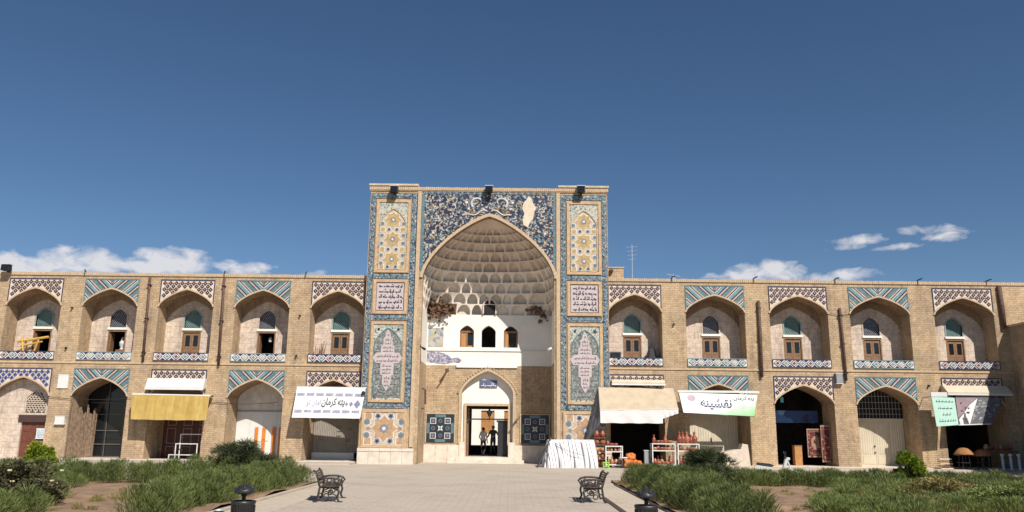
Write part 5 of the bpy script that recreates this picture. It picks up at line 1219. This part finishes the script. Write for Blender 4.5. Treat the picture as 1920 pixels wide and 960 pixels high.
def rack(label, xa, xb, y0, y1, h, shelf, where, seed, topk, scale=1.0):
    t = thing('display_rack', label, 'rack', ((xa+xb)/2, (y0+y1)/2, .07)); r_ = random.Random(seed); w = .05; z0 = .075
    for x in (xa, xb-w):
        for y in (y0, y1-w): obj('leg', MB().box(x, x+w, y, y+w, z0, h), WPAINT, t)
    for z in (z0+.05, shelf, h): obj('shelf', MB().box(xa-.005, xb+.005, y0-.005, y1+.005, z, z+.05), WPAINT, t)
    for zi, (z, hh) in enumerate(((z0+.10, shelf), (shelf+.05, h), (h+.05, 9))):
        x = xa+.16
        while x < xb-.12:
            for y in ((y0+.17, y1-.2) if zi < 2 else ((y0+y1)/2,)):
                k = r_.choice(topk if zi == 2 else ((0, 2) if zi == 1 else (0, 1, 2)))
                gap = hh-z; hts = (.32, .46, .16, .65); s = scale if zi == 2 else min(scale, (gap-.04)/hts[k], 1.0)
                pot(x, y, z+.001, k, r_.choice((0, 0, 1, 2)) if zi != 2 else r_.choice((0, 1, 0)), ('on the lower shelf of ', 'on the middle shelf of ', 'on top of ')[zi]+where, s)
            x += r_.uniform(.17, .22)
rack('white metal rack of copper pots beside the striped tarpaulin', 6.25, 7.15, -2.0, -1.3, 1.05, .78, 'the rack by the tarpaulin', 1, (0, 2), .8)
rack('white metal rack of pots standing between the dark shop opening and another rack', 8.72, 9.95, -1.7, -1.05, 1.2, .85, 'the rack by the shop opening', 2, (0, 2, 1), .95)
rack('white metal rack of pots before the brick pier by the cream folding doors', 10.06, 11.2, -1.7, -1.05, 1.2, .85, 'the rack by the brick pier', 3, (3, 3, 1), 1.0)
for k in range(5):      # pots stacked in a column beside the rack
    for s in (-1, 1): pot(5.98+s*.15, -1.7, .075+k*.36 if k else .075, (0, 0, 2, 0, 0)[k], (0, 1, 2, 1, 0)[k], 'stacked in a column beside the striped tarpaulin', 1.1)
t = thing('display_stand', 'dark stand carrying the stacked column of pots', 'stand', (6.0, -1.7, .07))
for k in range(1, 5): obj('board', MB().box(5.68, 6.28, -1.95, -1.45, .075+k*.36-.03, .075+k*.36-.002), WOOD, t)
for x in (5.68, 6.24): obj('post', MB().box(x, x+.04, -1.45, -1.41, .07, 1.7), WOOD, t)
def lump(name, label, c0, r3, mat, seed, cat, grp=None):
    m = MB(); r_ = random.Random(seed); n1_, n2_2 = 10, 14; ph = [r_.uniform(0, 6) for _ in range(4)]
    prof = []
    for i in range(n1_+1):
        th = math.pi*i/n1_; prof.append(th)
    for i in range(n1_):
        for j in range(n2_2):
            P = []
            for a, b in ((i, j), (i+1, j), (i+1, j+1), (i, j+1)):
                th, fi = math.pi*a/n1_, 2*math.pi*b/n2_2; q = 1+.17*math.sin(3*fi+ph[0]+2*th)*math.sin(th)+.14*math.sin(4*th+ph[1]+2*fi)*math.sin(th)+.09*math.sin(7*fi+ph[2]+5*th)*math.sin(th)
                P.append((c0[0]+r3[0]*q*math.sin(th)*math.cos(fi), c0[1]+r3[1]*q*math.sin(th)*math.sin(fi), max(.076, c0[2]-r3[2]*q*math.cos(th))))
            m.face(P)
    o = obj(name, m, mat, None, True); tag(o, label, cat, grp)
SL = ('large orange plastic sack at the foot of the heap by the white-topped table', 'orange plastic sack at the foot of the heap on the shop opening side', 'crumpled orange plastic sack topmost on its heap', 'small orange sack at the end of the heap beside the shop opening', 'smallest orange sack under the white-topped table')
for k, (x, y, z, r0) in enumerate(((7.45, -1.75, .25, .26), (7.78, -1.65, .22, .24), (7.6, -1.7, .55, .24), (7.98, -1.85, .2, .2), (7.3, -1.95, .16, .18))): lump('sack', SL[k], (x, y, z), (r0, r0*.9, r0*.85), SACK, k, 'sack', 'heap of orange sacks')
t = thing('stool', 'lime green plastic stool before the pot rack', 'stool', (6.2, -2.75, 0)); obj('seat', MB().box(6.02, 6.34, -2.9, -2.6, .27, .31), LIME, t)
for x in (6.03, 6.29):
    for y in (-2.89, -2.65): obj('leg', MB().box(x, x+.045, y, y+.045, 0, .27), LIME, t)
obj('rail', MB().box(6.075, 6.29, -2.885, -2.86, .08, .12), LIME, t)
t = thing('pedestal_table', 'small round white-topped table beside the orange sacks', 'table', (7.15, -2.2, .07)); m = MB(); m.lathe([(.22, .42), (.23, .45), (.22, .47)], 16, (7.15, -2.2, .07)); obj('top', m, WPAINT, t); m = MB(); m.lathe([(.14, 0), (.05, .04), (.04, .42)], 10, (7.15, -2.2, .07)); obj('leg', m, IRON, t)
t = thing('grey_bin', 'slim grey box standing at the dark shop opening', 'box', (8.5, -1.3, .07)); obj('body', MB().box(8.36, 8.62, -1.4, -1.15, .072, .85), GREYM, t); obj('lid', MB().box(8.34, 8.64, -1.42, -1.13, .85, .89), ALU, t)
t = thing('covered_goods', 'cream sheet thrown over low goods before the cream folding doors', 'cover', (13.1, -.3, .07)); m = MB()
m.prism([(12.05, .072), (14.1, .072), (14.05, .75), (14.0, 1.22), (13.72, 1.27), (13.62, .98), (13.2, .93), (12.85, .84), (12.5, .86), (12.15, .66)], -.75, -.1); obj('sheet', m, CREAM, t); obj('hem', MB().box(12.1, 13.0, -.78, -.751, .08, .3).box(13.0, 14.05, -.77, -.751, .078, .22), CREAM, t)
# striped tarpaulin stall
def tarp():
    t = thing('covered_stall', 'market stall wrapped in a white tarpaulin with thin dark stripes', 'stall', (4.45, -1.9, 0)); m = MB(); nu, nv = 96, 8
    m_, tt, bb = newmat('striped_tarpaulin'); g_ = tt.nodes.new('ShaderNodeAttribute'); g_.attribute_name = 'tint'
    c = ramp(tt, g_.outputs['Fac'], [(0, (.80, .80, .80)), (.66, (.80, .80, .80)), (.74, (.22, .21, .23)), (1, (.26, .25, .28))]); tt.links.new(c, bb.inputs['Base Color']); bb.inputs['Roughness'].default_value = .6
    def pt(u, v):       # round the box: u perimeter, v from the ground up
        w0, w1 = 1.36, 1.16; d0, d1 = .8, .6; k = v**1.3; hw, hd = w0+(w1-w0)*k, d0+(d1-d0)*k
        per = [(-hw, hd), (-hw, -hd), (hw, -hd), (hw, hd)]; s = u*4
        i = int(s) % 4; q = s-int(s); a, b = per[i], per[(i+1) % 4]
        x, y = a[0]+(b[0]-a[0])*q, a[1]+(b[1]-a[1])*q; fold = .075*math.sin(u*96+2*v)*(1-v*.5)+.05*math.sin(u*41+1)+.02*math.sin(u*173)
        return (4.45+x*(1+fold*.5), -1.9+y*(1+fold*1.2), v*(1.31+.05*math.sin(u*14)+.05*math.sin(u*37+.5)))
    tv = []
    for i in range(nu):
        for j in range(nv): m.face([pt(i/nu, j/nv), pt((i+1)/nu, j/nv), pt((i+1)/nu, (j+1)/nv), pt(i/nu, (j+1)/nv)])
    top_ = [pt(i/nu, 1) for i in range(nu)]
    for i in range(nu): m.face([top_[i], top_[(i+1) % nu], (4.45, -1.9, 1.40)])
    o = obj('tarpaulin', m, m_, t); me = o.data; at = me.attributes.new('tint', 'FLOAT', 'CORNER'); vals = []
    for p in me.polygons:
        for li in p.loop_indices: v = me.vertices[me.loops[li].vertex_index].co; vals.append(0)
    at.data.foreach_set('value', vals)
    # stripes follow x on the front: computed in the shader from position
    sx = tt.nodes.new('ShaderNodeNewGeometry'); s2 = tt.nodes.new('ShaderNodeSeparateXYZ'); tt.links.new(sx.outputs['Position'], s2.inputs[0]); ad = tt.nodes.new('ShaderNodeMath'); tt.links.new(s2.outputs[0], ad.inputs[0]); tt.links.new(s2.outputs[1], ad.inputs[1])
    ml = tt.nodes.new('ShaderNodeMath'); ml.operation = 'MULTIPLY'; ml.inputs[1].default_value = 6.0; tt.links.new(ad.outputs[0], ml.inputs[0]); fr_ = tt.nodes.new('ShaderNodeMath'); fr_.operation = 'FRACT'; tt.links.new(ml.outputs[0], fr_.inputs[0])
    for l in list(tt.links):
        if l.from_node == g_: dst = l.to_socket
    tt.links.new(fr_.outputs[0], dst)
    obj('rope', MB().tube([(3.6, -2.58, 1.25), (4.1, -2.72, .9), (4.7, -2.78, .7), (5.1, -2.78, .62)], .012, 5), IRON, t); return t
tarp()
t = thing('ladder', 'dark perforated ramp ladder leaning on the covered stall', 'ladder', (3.0, -2.6, 0))
for dy in (0, .34): obj('rail', MB().tube([(2.72, -2.75+dy, .03), (3.42, -2.35+dy, 1.5)], .045, 6), IRON, t)
for k in range(7): q = (k+.5)/7; obj('rung', MB().tube([(2.72+.7*q, -2.75+.4*q, .03+1.47*q), (2.72+.7*q, -2.41+.4*q, .03+1.47*q)], .03, 6), GREYM, t)
# carpet shop
def carpet(label, xa, xb, y, z0, z1, mat=CARP, med=True):
    t = thing('carpet', label, 'carpet', ((xa+xb)/2, y, z0)); cx, cz = (xa+xb)/2, (z0+z1)/2
    f, n_ = patch((xa, y, z0), (xb, y, z0), (xb, y, z1), (xa, y, z1), 0, .02); cloth('field', f, n_, mat, t, 12, 4)
    bw = .1; printed('border', f, n_, [rect(0, 1, 0, .05), rect(0, 1, .95, 1), rect(0, .07, .05, .95), rect(.93, 1, .05, .95), rect(.14, .86, .1, .115), rect(.14, .86, .885, .9), rect(.14, .16, .115, .885), rect(.84, .86, .115, .885)], CARPB, t)
    if med:
        printed('medallion', f, n_, [[(.5+.28*math.cos(k*math.pi/8)*(1 if k % 2 else .85), .5+.27*math.sin(k*math.pi/8)*(1 if k % 2 else .85)) for k in range(16)]], CARPB, t, .018); printed('medallion_heart', f, n_, [[(.5+.15*math.cos(k*math.pi/4), .5+.15*math.sin(k*math.pi/4)) for k in range(8)]], mat, t, .021)
carpet('red carpet with pale medallion hung before the shop', 17.85, 18.75, 1.1, .55, 2.1); carpet('dark red carpet hung deep at the shop side', 18.5, 19.05, .75, .3, 2.3, CARP, False)
t = thing('wooden_crate', 'brown wooden crate standing in the carpet shop doorway', 'crate', (17.3, 1.2, .1)); obj('box', MB().box(17.1, 17.5, 1.0, 1.4, .106, 1.15), WOODL, t); obj('lid', MB().box(17.08, 17.52, .98, 1.42, 1.15, 1.19), WOOD, t)
# goods of the right-hand corner shop
def hat_stand(label, x, y, h, mat):
    t = thing('display_stand', label, 'stand', (x, y, .07))
    for a in range(4): obj('leg', MB().tube([(x+.28*math.cos(a*1.57+.78), y+.28*math.sin(a*1.57+.78), .07), (x+.24*math.cos(a*1.57+.78), y+.24*math.sin(a*1.57+.78), h)], .022, 6), IRON, t)
    obj('tray', MB().box(x-.35, x+.35, y-.3, y+.3, h, h+.05), IRON, t); obj('shelf', MB().box(x-.28, x+.28, y-.25, y+.25, .4, .44), IRON, t)
    m = MB(); m.lathe([(.5, .0), (.46, .06), (.34, .22), (.2, .33), (.05, .36)], 14, (x, y, h+.052)); o = obj('cloth_bundle', m, mat, None, True); tag(o, 'rounded %s cloth bundle heaped on %s' % (('light brown', 'dark brown')[mat is TERRA], 'a black stand at the corner shop'), 'bundle')
hat_stand('black iron stand under the light brown cloth bundle', 25.35, -1.0, .78, BROWNC); hat_stand('black iron stand under the dark brown cloth bundle', 26.4, -.9, .72, TERRA)
t = thing('stacked_boards', 'low stack of pale planks against the pier by the corner shop', 'planks', (24.55, -.6, .07))
for k in range(5): obj('plank', MB().box(24.2, 24.85, -.8+.02*k, -.45, .075+k*.12, .13+k*.12), WOOD if k % 2 else CREAM, t)
post = MB(); post.lathe([(.10, 0), (.10, .06), (.065, .10), (.075, .45), (.065, .68), (.11, .76), (.11, .82), (.05, .84)], 12); pme = post.mesh('stone_baluster', [ALU], True)
for k in range(6): tag(inst('stone_baluster', pme, (27.2+k*.36, -1.3-k*.12, .07)), 'pale turned baluster post in the row before the corner shop', 'post', 'row of pale posts before the corner shop')
t = thing('goods_table', 'dark table of odds and ends under the corner shop banner', 'table', (27.6, -.2, .07)); obj('top', MB().box(26.9, 28.6, -.5, .2, 1.0, 1.06), WOOD, t)
for x in (26.95, 28.5): 
    for y in (-.45, .12): obj('leg', MB().box(x, x+.06, y, y+.06, .07, 1.0), WOOD, t)
for k in range(6): pot(27.05+k*.27, -.2+.1*(k % 2), 1.061, (0, 2, 1, 0, 2, 1)[k], (2, 0, 1)[k % 3], 'on the dark table of the corner shop', 1.0, 'wares')
for k in range(9): pot(-21.6+.32*k if k < 5 else -21.5+.4*(k-5), 2.6, .11 if k < 5 else .86, k % 3, k % 3, 'behind the glass of the reed-screened arch', 1.0, 'wares')
t = thing('shop_shelf', 'dark shelf behind the glass of the reed-screened arch', 'shelf', (-20.9, 2.6, .1)); obj('board', MB().box(-21.8, -19.9, 2.4, 2.85, .82, .858), WOOD, t); obj('upright', MB().box(-21.84, -21.8, 2.4, 2.85, .106, 1.9), WOOD, t); obj('upright', MB().box(-19.9, -19.86, 2.4, 2.85, .106, 1.9), WOOD, t)

# ------------------------------------------------------------------ scooter
t = thing('scooter', 'white motor scooter with black seat parked behind the hedge', 'scooter', (0, 0, 0))
for x in (-.58, .62):
    m = MB(); m.v = []
    ty = MB()
    for k in range(1): ty.tube([(x+.2*math.cos(a*math.pi/8), 0, .25+.2*math.sin(a*math.pi/8)) for a in range(17)], .05, 8)
    w_ = obj('wheel', ty, IRON, t, True); rmh = MB(); rmh.tube([(x, -.05, .25), (x, .05, .25)], .13, 12); obj('rim', rmh, ALU, w_)
b = MB(); b.prism([(-.75, .45), (-.3, .28), (.12, .26), (.18, .34), (-.12, .42), (-.2, .62), (-.8, .70), (-.88, .62)], -.14, .14); obj('body', b, WPAINT, t)
b = MB(); b.prism([(.16, .28), (.24, .28), (.46, .95), (.40, 1.0), (.34, .96)], -.19, .19); obj('leg_shield', b, WPAINT, t)
b = MB(); b.prism([(.42, .42), (.62, .50), (.84, .42), (.80, .52), (.62, .58), (.46, .56)], -.07, .07); obj('mudguard', b, WPAINT, t)
b = MB(); b.prism([(-.78, .70), (-.2, .63), (-.1, .70), (-.25, .76), (-.78, .80)], -.13, .13); obj('seat', b, BLKC, t)
obj('handlebar', MB().tube([(.36, -.34, 1.02), (.40, -.15, 1.04), (.40, .15, 1.04), (.36, .34, 1.02)], .02, 6), IRON, t); obj('fork', MB().tube([(.62, 0, .25), (.44, 0, .9)], .035, 8), ALU, t)
b = MB(); b.lathe([(.02, -.06), (.08, -.04), (.085, .03), (.06, .06)], 12, (.46, 0, .96)); obj('headlight', b, ALU, t)
for s in (-1, 1): obj('mirror', MB().tube([(.38, s*.25, 1.03), (.36, s*.3, 1.2)], .01, 5).box(.33, .36, s*.3-.06, s*.3+.06, 1.17, 1.26), IRON, t)
t.location = (11.35, -13.5, 0); t.rotation_euler.z = R(-12); t.scale = (.92,)*3

# ------------------------------------------------------------------ people in the doorway
def person(label, pose, h, top_mat, leg_mat, hair_mat, loc, rz, scarf=False):
    k = h/1.72
    J = dict(pel=(0,0,.95), sp=(0,.01,1.15), ch=(0,.015,1.36), nk=(0,.0,1.49), hd=(0,-.02,1.60), tp=(0,-.01,1.72))
    for s, n_ in ((1, 'l'), (-1, 'r')):
        J['hip'+n_] = (s*.10, 0, .90); J['kn'+n_] = (s*.11, -.03+pose['k'+n_]*.5, .49); J['an'+n_] = (s*.11, .03+pose['k'+n_]*-.9, .09); J['to'+n_] = (s*.12, -.14+pose['k'+n_]*-.9, .035)
        J['sh'+n_] = (s*.18, .01, 1.42); J['el'+n_] = (s*(.22+pose['o'+n_]), .03+pose['e'+n_]*.2, 1.15); J['wr'+n_] = (s*(.23+pose['o'+n_]*1.5), -.06-pose['e'+n_]*.5, .92+pose['e'+n_]*.25)
        w_ = J['wr'+n_]; J['pm'+n_] = (w_[0], w_[1]-.02, w_[2]-.07)
        for i, (dx, dy, ln) in enumerate(((.03, -.03, .06), (.018, -.035, .08), (0, -.03, .085), (-.015, -.025, .075), (-.03, -.015, .06))): J['f%d%s' % (i, n_)] = (w_[0]+dx*s, w_[1]+dy-.02, w_[2]-.07-ln)
    names = list(J); rad = {}
    for n_ in names:
        b_ = n_[:2]
        rad[n_] = {'pe': (.155, .12), 'sp': (.135, .10), 'ch': (.165, .115), 'nk': (.055, .055), 'hd': (.085, .10), 'tp': (.06, .07), 'hi': (.085, .09), 'kn': (.058, .06), 'an': (.042, .045), 'to': (.04, .03), 'sh': (.065, .065), 'el': (.045, .045), 'wr': (.03, .028), 'pm': (.035, .02)}.get(b_, (.009, .009))
    E = [('pel', 'sp'), ('sp', 'ch'), ('ch', 'nk'), ('nk', 'hd'), ('hd', 'tp')]
    for s in 'lr': E += [('pel', 'hip'+s), ('hip'+s, 'kn'+s), ('kn'+s, 'an'+s), ('an'+s, 'to'+s), ('ch', 'sh'+s), ('sh'+s, 'el'+s), ('el'+s, 'wr'+s), ('wr'+s, 'pm'+s)]+[('pm'+s, 'f%d%s' % (i, s)) for i in range(5)]
    me = bpy.data.meshes.new('skel'); me.from_pydata([J[n_] for n_ in names], [(names.index(a), names.index(b)) for a, b in E], [])
    o = bpy.data.objects.new('skel', me); COL.objects.link(o); md = o.modifiers.new('s', 'SKIN'); md.use_smooth_shade = True
    for i, n_ in enumerate(names): me.skin_vertices[0].data[i].radius = rad[n_]; me.skin_vertices[0].data[i].use_root = (n_ == 'pel')
    sb = o.modifiers.new('u', 'SUBSURF'); sb.levels = 2; sb.render_levels = 2
    bpy.context.view_layer.update(); dg = bpy.context.evaluated_depsgraph_get(); bm_ = bpy.data.meshes.new_from_object(o.evaluated_get(dg)); COL.objects.unlink(o); bpy.data.objects.remove(o)
    bm_.materials.clear()
    for m in (top_mat, leg_mat, SKIN, IRON): bm_.materials.append(m)
    for p in bm_.polygons:
        c = p.center; arm = abs(c.x) > .2 and c.z < 1.0 and c.z > .6
        p.material_index = 2 if (c.z > 1.50 or (arm and c.z < .93+.1)) else (3 if c.z < .085 else (1 if c.z < .93 else 0)); p.use_smooth = True
    t = thing('person', label, 'person', (0, 0, 0)); ob = obj('body', bm_, None, t)
    hr = MB(); hr.lathe([(.085, -.02), (.10, .04), (.098, .10), (.06, .15), (.01, .165)], 12, (0, .015, 1.585)); obj('hair', hr, hair_mat, t, True)
    fc = MB(); fc.box(-.012, .012, -.135, -.10, 1.585, 1.625).box(-.045, -.025, -.118, -.09, 1.62, 1.632, 1).box(.025, .045, -.118, -.09, 1.62, 1.632, 1).box(-.022, .022, -.118, -.09, 1.548, 1.558, 1); obj('face', fc, [SKIN, IRON], t)
    ea = MB(); ea.box(-.10, -.085, -.03, .01, 1.58, 1.64).box(.085, .10, -.03, .01, 1.58, 1.64); obj('ear', ea, SKIN, t)
    sk = MB(); sk.lathe([(.165, .80), (.17, .95), (.15, 1.05)], 14); 
    t.scale = (k,)*3; t.location = loc; t.rotation_euler.z = rz; return t
person('person in white shirt and black trousers walking in the doorway', dict(kl=.12, kr=-.14, ol=.03, orr=0, **{'or': .04}, el=.2, er=-.1), 1.66, WCLOTH, BLKC, INK, (-.32, 5.2, .32), R(150))
person('person all in black walking in the doorway with arms out', dict(kl=-.08, kr=.10, ol=.10, **{'or': .10}, el=.1, er=.2), 1.76, BLKC, BLKC, INK, (.28, 4.8, .32), R(-20))

# ------------------------------------------------------------------ things kept in the upper niches
t = thing('wooden_loom', 'yellow timber loom frame standing in the upper niche over the small red-brown door', 'loom', (-25.9, .8, ZUF))
YW = plain('yellow_timber', (.55, .33, .07), .6, .2)
for xa, xb in ((-26.5, -26.15), (-25.75, -25.5)): obj('leg', MB().tube([(xa, .75, ZUF+.01), (xb, .85, ZUF+1.25)], .055, 6), YW, t)
obj('leg', MB().tube([(-26.0, .5, ZUF+.01), (-26.35, .6, ZUF+1.3)], .05, 6), YW, t)
obj('beam', MB().tube([(-26.6, .7, ZUF+1.02), (-25.0, .9, ZUF+1.32)], .075, 6), YW, t); obj('brace', MB().tube([(-26.45, .72, ZUF+.75), (-25.3, .85, ZUF+1.05)], .05, 6), YW, t)
t = thing('stick_bundle', 'bundle of dark sticks leaning in the upper niche above the lettered white banner', 'sticks', (-9.6, .9, ZUF)); r_ = random.Random(3)
for k in range(7): obj('stick', MB().tube([(-9.75+.07*k, .7+r_.uniform(-.1, .1), ZUF+.01), (-9.8+.09*k+r_.uniform(-.12, .12), .9, ZUF+r_.uniform(.8, 1.3))], .025, 5), WOOD, t)
t = thing('air_cooler', 'dark box-shaped air cooler in the upper niche above the beige awning', 'air cooler', (7.15, .7, ZUF)); obj('case', MB().box(6.85, 7.5, .5, 1.0, ZUF+.01, ZUF+.8), GREYC, t)
for k in range(5): obj('louvre', MB().box(6.9, 7.45, .47, .499, ZUF+.45+k*.065, ZUF+.485+k*.065), IRON, t)
t = thing('covered_stack', 'dark draped heap beside the air cooler in the upper niche', 'heap', (9.2, .8, ZUF)); m = MB(); m.lathe([(.42, 0), (.40, .35), (.3, .6), (.2, .9), (.05, 1.05)], 9, (9.25, .85, ZUF+.01)); obj('cover', m, BLKC, t); obj('base', MB().box(8.4, 8.85, .6, 1.0, ZUF+.01, ZUF+.5), GREYM, t)
t = thing('hanging_lamp', 'pale lamp hanging in the open upper doorway above the white boarded arch', 'lamp', (-12.7, ND+.35, 6.9)); m = MB(); m.lathe([(.03, -.32), (.09, -.28), (.11, -.12), (.04, 0)], 10, (-12.6, ND+.4, 6.95)); obj('shade', m, ALU, t); obj('cord', MB().tube([(-12.6, ND+.4, 6.95), (-12.6, ND+.4, 7.29)], .008, 5), IRON, t)
t = thing('samovar', 'pale metal samovar in the open upper doorway above the glazed arch', 'samovar', (-21.2, ND+.5, ZUF)); m = MB(); m.lathe([(.12, 0), (.1, .08), (.05, .12), (.14, .25), (.15, .45), (.06, .55), (.1, .6), (.03, .75)], 12, (-21.15, ND+.45, ZUF+.7)); obj('vessel', m, ALU, t, True); obj('stand', MB().box(-21.4, -20.9, ND+.25, ND+.65, ZUF+.0, ZUF+.699), WOOD, t)
